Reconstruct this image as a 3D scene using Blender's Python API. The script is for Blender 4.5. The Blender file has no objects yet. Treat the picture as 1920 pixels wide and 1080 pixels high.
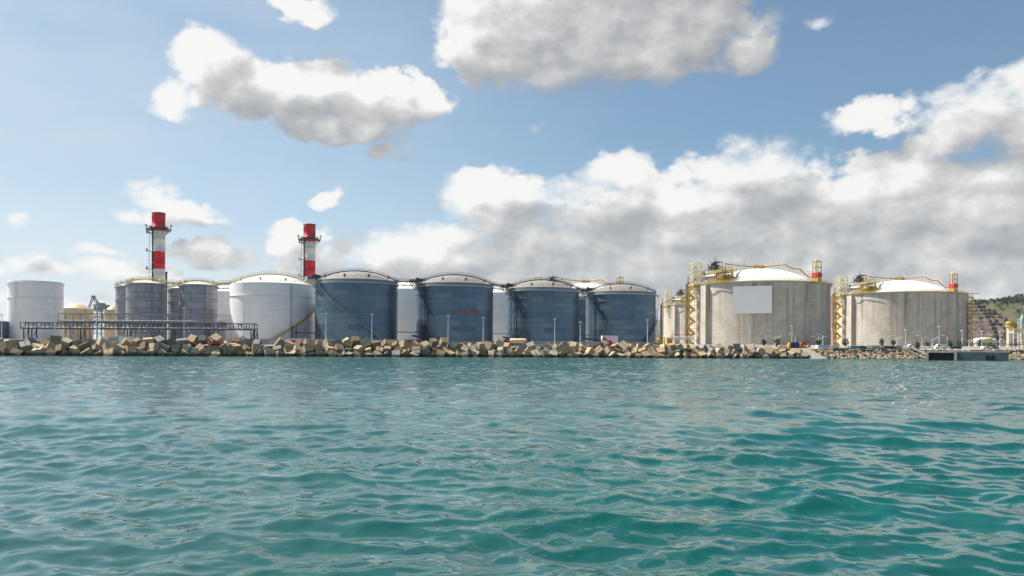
import bpy, math, random
import numpy as np
from mathutils import Matrix, Vector
random.seed(7); RNG = np.random.RandomState(7)
PI = math.pi
scene = bpy.context.scene
COL = scene.collection

# ------------------------------------------------------------------ camera
F = 1500.0; PX0 = 960.0; PY0 = 655.0; CH = 3.0; ROLL = 0.006
cam_d = bpy.data.cameras.new('camera'); cam = bpy.data.objects.new('camera', cam_d); COL.objects.link(cam)
cam.matrix_world = Matrix.Translation((0, 0, CH)) @ Matrix.Rotation(PI/2, 4, 'X') @ Matrix.Rotation(ROLL, 4, 'Z')
cam_d.sensor_width = 36; cam_d.lens = F/1920*36; cam_d.shift_y = (PY0-540)/1920
cam_d.clip_start = 0.1; cam_d.clip_end = 60000
scene.camera = cam
scene.view_settings.view_transform = 'Standard'; scene.view_settings.look = 'None'
scene.view_settings.exposure = 0.85; scene.view_settings.gamma = 1.0

def P(px, py, D):
    """world point seen at photo pixel (px, py) at depth D"""
    dx = (px-PX0)/F; dy = (PY0-py)/F
    return Vector(((dx-ROLL*dy)*D, D, CH+(dy+ROLL*dx)*D))
def PXL(px, D): return (px-PX0)/F*D
def Zof(px, py, D): return P(px, py, D).z

# ------------------------------------------------------------------ sun + sky
SUN_EL = math.radians(51); SUN_AZ = math.radians(-67)      # azimuth from +Y, clockwise positive
sun_dir = Vector((math.sin(SUN_AZ)*math.cos(SUN_EL), math.cos(SUN_AZ)*math.cos(SUN_EL), math.sin(SUN_EL)))
sl = bpy.data.lights.new('sun', 'SUN'); sl.energy = 5.0; sl.angle = math.radians(0.6); sl.color = (1.0, 0.93, 0.82)
so = bpy.data.objects.new('sun', sl); COL.objects.link(so)
so.rotation_euler = sun_dir.to_track_quat('Z', 'Y').to_euler()

world = bpy.data.worlds.new('World'); scene.world = world; world.use_nodes = True
class NT:
    def __init__(s, nt): s.nt = nt
    def new(s, t, **k):
        n = s.nt.nodes.new(t)
        for a, b in k.items(): setattr(n, a, b)
        return n
    def link(s, a, b): s.nt.links.new(a, b)
    def put(s, sock, v):
        if isinstance(v, bpy.types.NodeSocket): s.link(v, sock)
        elif v is not None: sock.default_value = v
    def math(s, op, a, b=None, c=None, clamp=False):
        n = s.new('ShaderNodeMath', operation=op); n.use_clamp = clamp
        for i, v in enumerate((a, b, c)): s.put(n.inputs[i], v)
        return n.outputs[0]
    def vmath(s, op, a, b=None, scale=None):
        n = s.new('ShaderNodeVectorMath', operation=op)
        s.put(n.inputs[0], a)
        if b is not None: s.put(n.inputs[1], b)
        if scale is not None: s.put(n.inputs['Scale'], scale)
        return n.outputs['Value'] if op in ('LENGTH', 'DOT_PRODUCT', 'DISTANCE') else n.outputs[0]
    def ss(s, v, a, b, lo=0.0, hi=1.0, smooth=True):
        n = s.new('ShaderNodeMapRange'); n.interpolation_type = 'SMOOTHSTEP' if smooth else 'LINEAR'
        s.put(n.inputs[0], v)
        for i, q in enumerate((a, b, lo, hi)): s.put(n.inputs[i+1], q)
        return n.outputs[0]
    def mix(s, f, a, b, blend='MIX'):
        n = s.new('ShaderNodeMix', data_type='RGBA', blend_type=blend)
        s.put(n.inputs[0], f); s.put(n.inputs[6], a); s.put(n.inputs[7], b)
        return n.outputs[2]
    def noise(s, vec, scale, detail=5, rough=0.5, dist=0.0, out='Fac'):
        n = s.new('ShaderNodeTexNoise'); s.put(n.inputs['Vector'], vec)
        n.inputs['Scale'].default_value = scale; n.inputs['Detail'].default_value = detail
        n.inputs['Roughness'].default_value = rough; n.inputs['Distortion'].default_value = dist
        return n.outputs[out]
    def ramp(s, f, stops):
        n = s.new('ShaderNodeValToRGB'); cr = n.color_ramp; s.put(n.inputs[0], f)
        while len(cr.elements) < len(stops): cr.elements.new(0.5)
        for e, (p, c) in zip(cr.elements, stops): e.position = p; e.color = tuple(c)+(1,) if len(c) == 3 else c
        return n.outputs[0]

# clouds: soft ellipses in azimuth/elevation, broken up by noise of the view direction
CL = [  # px, py, rx, ry, amp
 (410,112,85,68,1.0),(350,195,75,46,.8),(470,170,130,70,1.0),(580,165,120,66,1.0),(690,195,130,62,1.0),(790,195,75,46,.9),(640,245,150,36,.7),
 (745,288,95,28,.5),
 (930,55,140,105,1.0),(1090,50,230,130,1.1),(1270,65,175,105,1.0),(1040,150,150,52,.9),(1150,-30,300,90,1.1),(1375,75,85,75,.85),(835,85,50,50,.4),
 (1860,215,165,92,1.1),(1980,240,160,110,1.1),(1760,255,95,55,.8),(1630,235,105,50,.52),(1740,215,90,45,.6),
 (1420,345,190,82,1.1),(1150,385,150,85,1.1),(910,385,115,66,1.0),(1300,430,300,95,1.2),(1660,370,230,105,1.2),(1880,390,230,115,1.2),
 (800,465,210,70,1.0),(1100,475,330,80,1.1),(1550,480,500,80,1.2),(2050,440,300,150,1.2),(1000,520,420,40,.8),(1700,540,600,50,.9),
 (290,350,90,42,.62),(330,395,130,44,.66),(240,400,50,24,.5),(400,470,105,46,.75),(35,405,48,24,.6),(180,478,85,20,.5),(545,435,68,50,.65),(620,370,42,34,.5),
 (40,505,130,50,.5),(600,490,120,50,.6),(250,520,260,40,.45),(565,12,95,34,.6),(990,240,36,24,.4),(1740,133,26,12,.4),(1530,28,70,30,.4),
 (1550,555,950,80,1.3),(850,545,420,55,1.2),(1230,500,430,80,1.2),(1010,450,220,70,1.1),(1480,420,200,90,1.2),(960,360,130,45,1.0),(150,575,560,46,.5),
 (-300,300,260,110,.9),(-500,520,300,70,.8)]
g = bpy.data.node_groups.new('cloud_density', 'ShaderNodeTree')
g.interface.new_socket('Dir', in_out='INPUT', socket_type='NodeSocketVector')
g.interface.new_socket('Density', in_out='OUTPUT', socket_type='NodeSocketFloat')
g.interface.new_socket('Mask', in_out='OUTPUT', socket_type='NodeSocketFloat')
G = NT(g); gi = G.new('NodeGroupInput'); go = G.new('NodeGroupOutput')
sep = G.new('ShaderNodeSeparateXYZ'); G.link(gi.outputs[0], sep.inputs[0])
X, Y, Z = sep.outputs
az = G.math('ARCTAN2', X, Y)
hor = G.math('SQRT', G.math('ADD', G.math('MULTIPLY', X, X), G.math('MULTIPLY', Y, Y)))
el = G.math('ARCTAN2', Z, hor)
cmb = G.new('ShaderNodeCombineXYZ'); G.link(az, cmb.inputs[0]); G.link(el, cmb.inputs[1])
# warp the coordinates a little so that the ellipses lose their outline
wv = G.noise(gi.outputs[0], 7.0, 5, 0.55, out='Color')
wv = G.vmath('SCALE', G.vmath('SUBTRACT', wv, (0.5, 0.5, 0.5)), scale=0.085)
ae = G.vmath('MULTIPLY', G.vmath('ADD', cmb.outputs[0], wv), (1, 1, 0))
M = None
for (px, py, rx, ry, amp) in CL:
    amp = amp-0.08 if amp <= 0.42 else (amp+0.08 if amp < 0.8 else amp)
    d = P(px, py, 1.0)-Vector((0, 0, CH)); a = math.atan2(d.x, d.y); e = math.atan2(d.z, math.hypot(d.x, d.y))
    ca = math.cos(a)
    kx = F/(rx*ca*ca); ky = F/(ry*ca)
    v = G.vmath('MULTIPLY', G.vmath('SUBTRACT', ae, (a, e, 0)), (kx, ky, 0))
    q = G.vmath('DOT_PRODUCT', v, v)
    m = G.math('SUBTRACT', amp, q)
    M = m if M is None else G.math('SMOOTH_MAX', M, m, 0.35)
# generic scattered clouds for the part of the sky outside the photograph
back = G.math('MAXIMUM', G.ss(G.math('ABSOLUTE', az), 0.75, 1.1), G.ss(el, 0.46, 0.6))
back = G.math('MULTIPLY', back, G.math('MAXIMUM', G.math('GREATER_THAN', Y, 0.0), G.ss(el, 0.5, 0.9)))
gen = G.math('SUBTRACT', G.math('MULTIPLY', G.noise(G.vmath('MULTIPLY', gi.outputs[0], (1, 1, 2.2)), 2.3, 3, 0.5), 5.0), 2.75)
M = G.math('MAXIMUM', M, G.math('ADD', gen, G.math('MULTIPLY', G.math('SUBTRACT', back, 1.0), 4.0)))
M = G.math('MINIMUM', G.math('MAXIMUM', G.math('ADD', G.math('MULTIPLY', M, 1.7), 0.1), -1.5), 1.9)
flat = G.vmath('MULTIPLY', gi.outputs[0], (1, 1, 1.5))
n1 = G.noise(flat, 13.0, 8, 0.62, 0.25)
vo = G.new('ShaderNodeTexVoronoi', feature='F1'); G.link(flat, vo.inputs['Vector'])
vo.inputs['Scale'].default_value = 30; vo.inputs['Detail'].default_value = 2; vo.inputs['Roughness'].default_value = 0.5
dn = G.math('ADD', G.math('MULTIPLY', G.math('SUBTRACT', n1, 0.50), 3.8), G.math('MULTIPLY', G.math('SUBTRACT', 0.52, vo.outputs['Distance']), 0.9))
dens = G.math('ADD', M, dn)
G.link(dens, go.inputs[0]); G.link(M, go.inputs[1])

W = NT(world.node_tree); W.nt.nodes.clear()
tc = W.new('ShaderNodeTexCoord'); dirv = tc.outputs['Generated']
def cdens(v):
    n = W.new('ShaderNodeGroup', node_tree=g); W.put(n.inputs[0], v); return n.outputs
d0, m0 = cdens(dirv)
lift = (sun_dir - Vector((0, 0, 0))).normalized()
d1, m1 = cdens(W.vmath('ADD', dirv, (-0.020, 0.0, 0.020)))
sharp = W.ss(W.noise(dirv, 9.0, 2, 0.5), 0.35, 0.68, 0.4, 1.6)
alpha = W.ss(d0, -0.1, sharp)
d2, m2 = cdens(W.vmath('ADD', dirv, (-0.022, 0.0, 0.050)))
em = W.math('SUBTRACT', d0, d1)
macro = W.math('SUBTRACT', m0, m2)
thick = W.ss(d0, 0.6, 3.2)
lit = W.math('ADD', W.math('MULTIPLY', em, 0.21), W.math('SUBTRACT', 0.60, W.math('MULTIPLY', thick, 0.22)))
lit = W.math('ADD', lit, W.math('MULTIPLY', macro, 0.25))
lowf = W.noise(W.vmath('MULTIPLY', dirv, (1, 1, 2.4)), 7.0, 4, 0.5)
lit = W.math('ADD', lit, W.math('MULTIPLY', W.math('SUBTRACT', lowf, 0.5), 0.6), clamp=False)
pf = W.new('ShaderNodeTexNoise'); W.link(W.vmath('MULTIPLY', dirv, (1, 1, 1.4)), pf.inputs['Vector']); pf.inputs['Scale'].default_value = 22; pf.inputs['Detail'].default_value = 4; pf.inputs['Roughness'].default_value = 0.5
pf2 = W.noise(W.vmath('ADD', W.vmath('MULTIPLY', dirv, (1, 1, 1.4)), (-0.012, 0.0, 0.017)), 22, 4, 0.5)
lit = W.math('ADD', lit, W.math('MULTIPLY', W.math('SUBTRACT', pf.outputs['Fac'], pf2), 0.9))
litc = W.ss(lit, 0.05, 1.12, smooth=False)
ccol = W.ramp(litc, [(0.0, (0.33, 0.345, 0.375)), (0.35, (0.46, 0.47, 0.485)), (0.65, (0.66, 0.66, 0.65)), (0.95, (0.98, 0.965, 0.94))])
sky = W.new('ShaderNodeTexSky', sky_type='NISHITA', sun_disc=False)
sky.sun_elevation = SUN_EL; sky.sun_rotation = SUN_AZ; sky.altitude = 0; sky.air_density = 1.0; sky.dust_density = 0.9; sky.ozone_density = 1.3
szz = W.new('ShaderNodeSeparateXYZ'); W.link(dirv, szz.inputs[0])
hz_c = W.mix(W.ss(szz.outputs[2], -0.02, 0.26), (0.98, 1.0, 1.10, 1), (0.76, 0.94, 0.97, 1))
bg1 = W.new('ShaderNodeBackground'); bg1.inputs[1].default_value = 0.066; W.link(W.vmath('MULTIPLY', sky.outputs[0], hz_c), bg1.inputs[0])
bg2 = W.new('ShaderNodeBackground'); bg2.inputs[1].default_value = 0.54; W.link(ccol, bg2.inputs[0])
alpha = W.math('MULTIPLY', alpha, W.ss(m0, 0.0, 0.75, 0.5, 1.0))
# thin high veil, thicker towards the sun's side and the horizon
azw = W.math('ARCTAN2', szz.outputs[0], szz.outputs[1])
cir = W.noise(W.vmath('MULTIPLY', dirv, (1, 1, 3)), 3.0, 6, 0.6)
veil = W.math('MULTIPLY', W.math('ADD', W.ss(azw, 0.35, -0.60, 0.05, 0.52), W.ss(szz.outputs[2], 0.0, 0.16, 0.42, 0.0)), W.ss(cir, 0.3, 0.7, 0.6, 1.25, smooth=False))
bg3 = W.new('ShaderNodeBackground'); bg3.inputs[0].default_value = (0.78, 0.86, 0.90, 1); bg3.inputs[1].default_value = 0.50
mv = W.new('ShaderNodeMixShader'); W.link(veil, mv.inputs[0]); W.link(bg1.outputs[0], mv.inputs[1]); W.link(bg3.outputs[0], mv.inputs[2])
mx = W.new('ShaderNodeMixShader'); W.link(W.math('MULTIPLY', alpha, 0.97), mx.inputs[0]); W.link(mv.outputs[0], mx.inputs[1]); W.link(bg2.outputs[0], mx.inputs[2])
wo = W.new('ShaderNodeOutputWorld'); W.link(mx.outputs[0], wo.inputs[0])
world.cycles.sampling_method = 'MANUAL'; world.cycles.sample_map_resolution = 512

# ------------------------------------------------------------------ helpers
class MB:
    """collects shapes, builds ONE mesh object"""
    def __init__(s): s.v = []; s.f = []; s.m = []; s.uv = {}; s.sm = []
    def add(s, vs, fs, m=0, smooth=False, uvs=None):
        b = len(s.v); s.v.extend([tuple(v) for v in vs])
        for i, f in enumerate(fs):
            if uvs: s.uv[len(s.f)] = uvs[i]
            s.f.append(tuple(b+k for k in f)); s.m.append(m); s.sm.append(smooth)
    def box(s, c, d, rz=0, m=0, M=None):
        hx, hy, hz = d[0]/2, d[1]/2, d[2]/2
        vs = [Vector((x, y, z)) for z in (-hz, hz) for y in (-hy, hy) for x in (-hx, hx)]
        R = M if M is not None else Matrix.Rotation(rz, 3, 'Z')
        vs = [R @ v+Vector(c) for v in vs]
        s.add(vs, [(0,2,3,1),(4,5,7,6),(0,1,5,4),(1,3,7,5),(3,2,6,7),(2,0,4,6)], m)
    def beam(s, a, b, w, h=None, m=0):
        a = Vector(a); b = Vector(b); d = b-a; L = d.length
        if L < 1e-6: return
        h = h or w
        q = d.to_track_quat('X', 'Z').to_matrix() if abs(d.z) < L*0.999 else Matrix(((0,0,1),(0,1,0),(-1,0,0)))
        s.box((a+b)/2, (L, w, h), M=q, m=m)
    def tube(s, a, b, r, n=10, m=0, r2=None, caps=True):
        a = Vector(a); b = Vector(b); d = (b-a)
        if d.length < 1e-6: return
        q = d.to_track_quat('Z', 'Y').to_matrix(); r2 = r if r2 is None else r2
        vs = []
        for p, rr in ((a, r), (b, r2)):
            for k in range(n): t = 2*PI*k/n; vs.append(p+q @ Vector((math.cos(t)*rr, math.sin(t)*rr, 0)))
        s.add(vs, [(k, (k+1) % n, n+(k+1) % n, n+k) for k in range(n)], m, True)
        if caps: s.add(vs, [tuple(range(n))[::-1], tuple(range(n, 2*n))], m)
    def path(s, pts, r, n=6, m=0):
        for a, b in zip(pts[:-1], pts[1:]): s.tube(a, b, r, n, m)
    def lathe(s, prof, n=64, m=0, smooth=True, c=(0, 0, 0), uvR=None, a0=0, a1=2*PI):
        k = len(prof); vs = []
        full = abs(a1-a0-2*PI) < 1e-6
        for i in range(n+1):
            t = a0+(a1-a0)*i/n
            for (r, z) in prof: vs.append((c[0]+r*math.cos(t), c[1]+r*math.sin(t), c[2]+z))
        fs = []; uvs = []
        L = [0]
        for j in range(1, k): L.append(L[-1]+math.hypot(prof[j][0]-prof[j-1][0], prof[j][1]-prof[j-1][1]))
        R = uvR or max(p[0] for p in prof)
        for i in range(n):
            for j in range(k-1):
                a = i*k+j; b = (i+1)*k+j
                fs.append((a, b, b+1, a+1))
                u0 = (a0+(a1-a0)*i/n)*R; u1 = (a0+(a1-a0)*(i+1)/n)*R
                v0, v1 = L[j], L[j+1]
                uvs.append([(u0, v0), (u1, v0), (u1, v1), (u0, v1)])
        s.add(vs, fs, m, smooth, uvs)
    def build(s, name, mats, parent=None, loc=None, world=False):
        me = bpy.data.meshes.new(name)
        off = Vector((0, 0, 0))
        if world: off = parent.location if parent else (Vector(loc) if loc is not None else Vector((0, 0, 0)))
        vs = np.array(s.v, dtype=float)-np.array(off) if len(s.v) else np.zeros((0, 3))
        me.from_pydata([tuple(v) for v in vs], [], s.f)
        if not isinstance(mats, (list, tuple)): mats = [mats]
        for q in mats: me.materials.append(q)
        me.polygons.foreach_set('material_index', s.m); me.polygons.foreach_set('use_smooth', s.sm)
        if s.uv:
            ul = me.uv_layers.new(name='UVMap')
            for p in me.polygons:
                u = s.uv.get(p.index)
                if u:
                    for li, uvv in zip(p.loop_indices, u): ul.data[li].uv = uvv
        me.update()
        o = bpy.data.objects.new(name, me); COL.objects.link(o)
        if parent: o.parent = parent
        elif loc is not None: o.location = loc
        return o
def tag(o, label=None, cat=None, group=None, kind=None):
    if label: o['label'] = label
    if cat: o['category'] = cat
    if group: o['group'] = group
    if kind: o['kind'] = kind
    return o
def empty(name, loc, label, cat, group=None, rz=0):
    o = bpy.data.objects.new(name, None); COL.objects.link(o); o.location = loc; o.rotation_euler = (0, 0, rz)
    return tag(o, label, cat, group)
def copy_tree(o, loc, rz, label, group=None):
    r = o.copy(); COL.objects.link(r); r.location = loc; r.rotation_euler = (0, 0, rz)
    r['label'] = label
    if group: r['group'] = group
    for ch in list(o.children):
        c = ch.copy(); COL.objects.link(c); c.parent = r
        for gch in list(ch.children):
            d = gch.copy(); COL.objects.link(d); d.parent = c
    return r

# ------------------------------------------------------------------ materials
def principled(name):
    m = bpy.data.materials.new(name); m.use_nodes = True; n = NT(m.node_tree)
    return m, n, m.node_tree.nodes['Principled BSDF']
def mat(name, col, rough=0.7, metal=0.0, var=0.25, scale=0.6, spec=0.3, bump=0.0):
    m, n, b = principled(name)
    t = n.new('ShaderNodeTexCoord').outputs['Object']
    f = n.noise(t, scale, 6, 0.6)
    f2 = n.noise(n.vmath('MULTIPLY', t, (1, 1, 0.25)), scale*5, 4, 0.6)
    f = n.math('ADD', n.math('MULTIPLY', f, 0.6), n.math('MULTIPLY', f2, 0.4))
    k = n.ss(f, 0.3, 0.7, 1-var, 1+var*0.5, smooth=False)
    c = n.vmath('SCALE', tuple(col[:3]), scale=k)
    n.link(c, b.inputs['Base Color'])
    b.inputs['Roughness'].default_value = rough; b.inputs['Metallic'].default_value = metal
    b.inputs['Specular IOR Level'].default_value = spec
    if bump:
        bn = n.new('ShaderNodeBump'); bn.inputs['Strength'].default_value = bump; bn.inputs['Distance'].default_value = 0.1
        n.link(f2, bn.inputs['Height']); n.link(bn.outputs[0], b.inputs['Normal'])
    return m

def shell_mat(name, c1, c2, seam, metal, rough, bw=10.5, rh=2.3, mort=0.10, stain=0.25, streak=(0.25, 0.14, 0.07), off=0.4):
    """rolled steel plates with welded seams: UV in metres round the tank"""
    m, n, b = principled(name)
    uv = n.new('ShaderNodeUVMap').outputs[0]
    br = n.new('ShaderNodeTexBrick'); n.link(uv, br.inputs['Vector']); br.offset = off; br.offset_frequency = 2
    br.inputs['Color1'].default_value = tuple(c1)+(1,); br.inputs['Color2'].default_value = tuple(c2)+(1,); br.inputs['Mortar'].default_value = tuple(seam)+(1,)
    br.inputs['Scale'].default_value = 1; br.inputs['Mortar Size'].default_value = mort; br.inputs['Mortar Smooth'].default_value = 0.3
    br.inputs['Brick Width'].default_value = bw; br.inputs['Row Height'].default_value = rh; br.inputs['Bias'].default_value = 0
    cl = n.noise(uv, 0.22, 6, 0.6)
    st = n.noise(n.vmath('MULTIPLY', uv, (1.2, 0.05, 1)), 1.0, 5, 0.65)
    c = n.vmath('SCALE', br.outputs['Color'], scale=n.ss(cl, 0.3, 0.7, 1-stain, 1+stain, smooth=False))
    c = n.mix(n.ss(st, 0.56, 0.78, 0, 0.45), c, tuple(streak)+(1,))
    n.link(c, b.inputs['Base Color'])
    b.inputs['Metallic'].default_value = metal
    n.link(n.ss(cl, 0.3, 0.7, rough-0.06, rough+0.08), b.inputs['Roughness'])
    bn = n.new('ShaderNodeBump'); bn.inputs['Strength'].default_value = 0.25; bn.inputs['Distance'].default_value = 0.08
    n.link(n.math('ADD', n.noise(uv, 0.35, 3, 0.5), n.math('MULTIPLY', br.outputs['Fac'], -0.5)), bn.inputs['Height']); n.link(bn.outputs[0], b.inputs['Normal'])
    return m
M_SILVER = shell_mat('galvanised_plates', (0.06, 0.145, 0.225), (0.125, 0.22, 0.30), (0.24, 0.095, 0.035), 0.6, 0.38, mort=0.14, stain=0.18)
M_GREYT = shell_mat('grey_steel_plates', (0.27, 0.28, 0.315), (0.32, 0.325, 0.355), (0.11, 0.105, 0.105), 0.25, 0.45, bw=9, rh=3.3, mort=0.13, stain=0.2)
M_WHITET = shell_mat('white_painted_shell', (0.82, 0.81, 0.82), (0.85, 0.84, 0.85), (0.62, 0.61, 0.63), 0.0, 0.35, bw=9, rh=2.6, mort=0.05, stain=0.07, streak=(0.6, 0.55, 0.48))
M_BEIGET = shell_mat('beige_painted_shell', (0.52, 0.41, 0.26), (0.54, 0.43, 0.28), (0.40, 0.31, 0.2), 0.0, 0.45, bw=9, rh=2.6, mort=0.05, stain=0.1)

def roof_mat(name, col, seamcol, nseg, dark=0.3):
    m, n, b = principled(name)
    uv = n.new('ShaderNodeUVMap').outputs[0]
    sp = n.new('ShaderNodeSeparateXYZ'); n.link(uv, sp.inputs[0])
    fr = n.math('FRACT', n.math('MULTIPLY', sp.outputs[0], nseg/(2*PI)))
    ln = n.ss(n.math('ABSOLUTE', n.math('SUBTRACT', fr, 0.5)), 0.40, 0.5)
    no = n.noise(n.vmath('MULTIPLY', uv, (6, 0.35, 1)), 1.0, 5, 0.6)
    c = n.mix(n.math('MULTIPLY', ln, 0.7), tuple(col)+(1,), tuple(seamcol)+(1,))
    c = n.vmath('SCALE', c, scale=n.ss(no, 0.3, 0.7, 1-dark, 1.05, smooth=False))
    n.link(c, b.inputs['Base Color']); b.inputs['Roughness'].default_value = 0.5
    return m
M_ROOFS = roof_mat('silver_roof', (0.27, 0.255, 0.22), (0.17, 0.16, 0.135), 40)
M_ROOFW = roof_mat('white_roof', (0.72, 0.72, 0.68), (0.58, 0.58, 0.55), 36, 0.08)
M_ROOFY = roof_mat('pale_roof', (0.62, 0.60, 0.48), (0.48, 0.46, 0.36), 30, 0.15)
M_ROOFB = roof_mat('beige_roof', (0.60, 0.47, 0.30), (0.5, 0.38, 0.24), 24, 0.12)

def conc_mat(name, base, dark, streak, panel=3.7, amount=0.85):
    m, n, b = principled(name)
    uv = n.new('ShaderNodeUVMap').outputs[0]
    br = n.new('ShaderNodeTexBrick'); n.link(uv, br.inputs['Vector']); br.offset = 0
    br.inputs['Color1'].default_value = (1, 1, 1, 1); br.inputs['Color2'].default_value = (0.94, 0.94, 0.94, 1); br.inputs['Mortar'].default_value = (0.74, 0.72, 0.70, 1)
    br.inputs['Scale'].default_value = 1; br.inputs['Mortar Size'].default_value = 0.07; br.inputs['Mortar Smooth'].default_value = 0.4
    br.inputs['Brick Width'].default_value = panel*0.55; br.inputs['Row Height'].default_value = panel*0.5
    s1 = n.noise(n.vmath('MULTIPLY', uv, (0.26, 0.008, 1)), 1.0, 5, 0.66)
    s2 = n.noise(n.vmath('MULTIPLY', uv, (0.9, 0.06, 1)), 1.3, 6, 0.65)
    bl = n.noise(uv, 0.12, 6, 0.6)
    sp = n.new('ShaderNodeSeparateXYZ'); n.link(uv, sp.inputs[0])
    c = n.mix(n.ss(bl, 0.35, 0.7, 0, 0.7), tuple(base)+(1,), tuple(dark)+(1,))
    up = n.ss(sp.outputs[1], 2.0, 34.0, 0.45, 1.0)
    c = n.mix(n.math('MULTIPLY', n.ss(s1, 0.48, 0.64, 0, amount), up), c, tuple(streak)+(1,))
    c = n.mix(n.math('MULTIPLY', n.ss(s2, 0.52, 0.75, 0, amount*0.7), up), c, tuple(dark)+(1,))
    c = n.mix(1.0, c, br.outputs['Color'], 'MULTIPLY')
    n.link(c, b.inputs['Base Color']); b.inputs['Roughness'].default_value = 0.85; b.inputs['Specular IOR Level'].default_value = 0.2
    return m
M_LNG = conc_mat('cast_concrete', (0.57, 0.53, 0.465), (0.37, 0.35, 0.32), (0.24, 0.195, 0.15))
M_CONC = mat('concrete', (0.48, 0.44, 0.37), 0.9, var=0.35, scale=0.5, bump=0.3)
M_QUAY = mat('quay_concrete', (0.50, 0.48, 0.43), 0.85, var=0.35, scale=0.35)
M_QUAYD = mat('dark_quay_concrete', (0.05, 0.06, 0.055), 0.7, var=0.5, scale=0.5)  # much darker than the other quay concrete, for the recessed wall
M_WALL = mat('pale_wall', (0.45, 0.43, 0.44), 0.85, var=0.25, scale=0.3)
M_STEELD = mat('dark_steel', (0.06, 0.07, 0.085), 0.5, 0.3)
M_STEEL = mat('grey_steel', (0.24, 0.27, 0.31), 0.5, 0.3)
M_STEELM = mat('mid_steel', (0.30, 0.33, 0.38), 0.5, 0.2)
M_STEELL = mat('pale_steel', (0.62, 0.63, 0.63), 0.5, 0.1, var=0.12)
M_YEL = mat('yellow_paint', (0.54, 0.36, 0.04), 0.5, var=0.25, scale=1.5)
M_YELP = mat('pale_yellow_paint', (0.62, 0.56, 0.30), 0.55, var=0.25, scale=1.0)
M_RED = mat('red_paint', (0.52, 0.025, 0.03), 0.5, var=0.2, scale=0.5)
M_REDB = mat('rust_red_paint', (0.30, 0.075, 0.05), 0.6, var=0.3)
M_WHITE = mat('white_paint', (0.74, 0.73, 0.72), 0.45, var=0.1, scale=0.4)
M_BLUE = mat('blue_paint', (0.07, 0.16, 0.33), 0.5, var=0.2)
M_NAVY = mat('navy_paint', (0.02, 0.03, 0.12), 0.5, var=0.2)
M_TEAL = mat('teal_paint', (0.06, 0.22, 0.32), 0.5, var=0.2)
M_LILAC = mat('lilac_grey_paint', (0.40, 0.42, 0.52), 0.5, var=0.15)
M_CREAM = mat('cream_cladding', (0.66, 0.57, 0.40), 0.6, var=0.15)
M_GLASS = mat('dark_glass', (0.03, 0.04, 0.05), 0.12, var=0.1, spec=0.6)
M_TYRE = mat('rubber', (0.02, 0.02, 0.02), 0.9)
M_PANEL = mat('white_panel', (0.86, 0.88, 0.88), 0.5, var=0.05, scale=0.1)
M_PIPEB = mat('dark_blue_pipe', (0.05, 0.075, 0.13), 0.45, 0.2)
M_BARK = mat('bark', (0.10, 0.07, 0.05), 0.9)
M_LEAF = [mat('foliage', (0.035, 0.075, 0.02), 0.8, var=0.5, scale=2), mat('foliage_light', (0.08, 0.12, 0.03), 0.8, var=0.5, scale=2)]
M_PLATE = mat('purple_grey_plate', (0.20, 0.15, 0.19), 0.55, 0.3, var=0.3, scale=0.8)

# ------------------------------------------------------------------ shoreline, land, water
SX = [-2600, -170, 0, 113, 170, 211, 2600]; SY = [-450, 251, 300, 315, 326, 331, 640]
def shore(x): return float(np.interp(x, SX, SY))
def landz(x, y):
    d = y-shore(x)
    return float(np.interp(d, [6, 12, 30, 45], [3.7, 4.0, 4.3, 5.7]))
def ground_mat():
    m, n, b = principled('port_ground')
    t = n.new('ShaderNodeTexCoord').outputs['Object']
    f = n.noise(t, 0.04, 8, 0.65); f2 = n.noise(t, 1.2, 5, 0.6)
    c = n.ramp(f, [(0.3, (0.16, 0.15, 0.13)), (0.5, (0.28, 0.25, 0.21)), (0.7, (0.36, 0.33, 0.27))])
    c = n.vmath('SCALE', c, scale=n.ss(f2, 0.3, 0.7, 0.8, 1.15, smooth=False))
    n.link(c, b.inputs['Base Color']); b.inputs['Roughness'].default_value = 0.95
    return m
M_GROUND = ground_mat()
def strip(name, xs, rows, m, kind='structure'):
    """rows: list of (offset from shore or ('abs', y), z)"""
    vs = []; fs = []
    for x in xs:
        for (o, z) in rows: vs.append((x, o[1] if isinstance(o, tuple) else shore(x)+o, z))
    k = len(rows)
    for i in range(len(xs)-1):
        for j in range(k-1): a = i*k+j; fs.append((a, a+k, a+k+1, a+1))
    mb = MB(); mb.add(vs, fs); o = mb.build(name, m); return tag(o, kind=kind)
xs = sorted(set(list(np.linspace(-2600, 2600, 131))+[-170, 0, 113, 170, 211]))
strip('ground', xs, [(6, 3.7), (12, 4.0), (30, 4.3), (45, 5.7), (400, 5.7), (('abs', 14000), 5.7)], M_GROUND)
M_CORE = mat('dark_rubble', (0.045, 0.04, 0.034), 0.95, var=0.6, scale=0.9, bump=0.8)  # rubble colour set extra dark to stand for shade in gaps between cubes
mb = MB(); vs = []; fs = []
xe = np.arange(-420, 420, 1.3); rows = [(-2.0, -2.2), (0.3, -0.3), (2.2, 0.9), (4.2, 2.0), (5.6, 3.0), (6.6, 3.9)]
for i, x in enumerate(xe):
    for (o, z) in rows: vs.append((x+random.uniform(-.4, .4), shore(x)+o+random.uniform(-.5, .5), z+random.uniform(-.4, .25)))
k = len(rows)
for i in range(len(xe)-1):
    for j in range(k-1): a = i*k+j; fs.append((a, a+k, a+k+1, a+1))
mb.add(vs, fs); tag(mb.build('embankment', M_CORE), kind='structure')

# access road behind the blocks
strip('road', [x for x in xs if -420 < x < 112], [(13.5, 4.045), (21.5, 4.15)], mat('asphalt', (0.07, 0.07, 0.072), 0.9, var=0.3))

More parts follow.
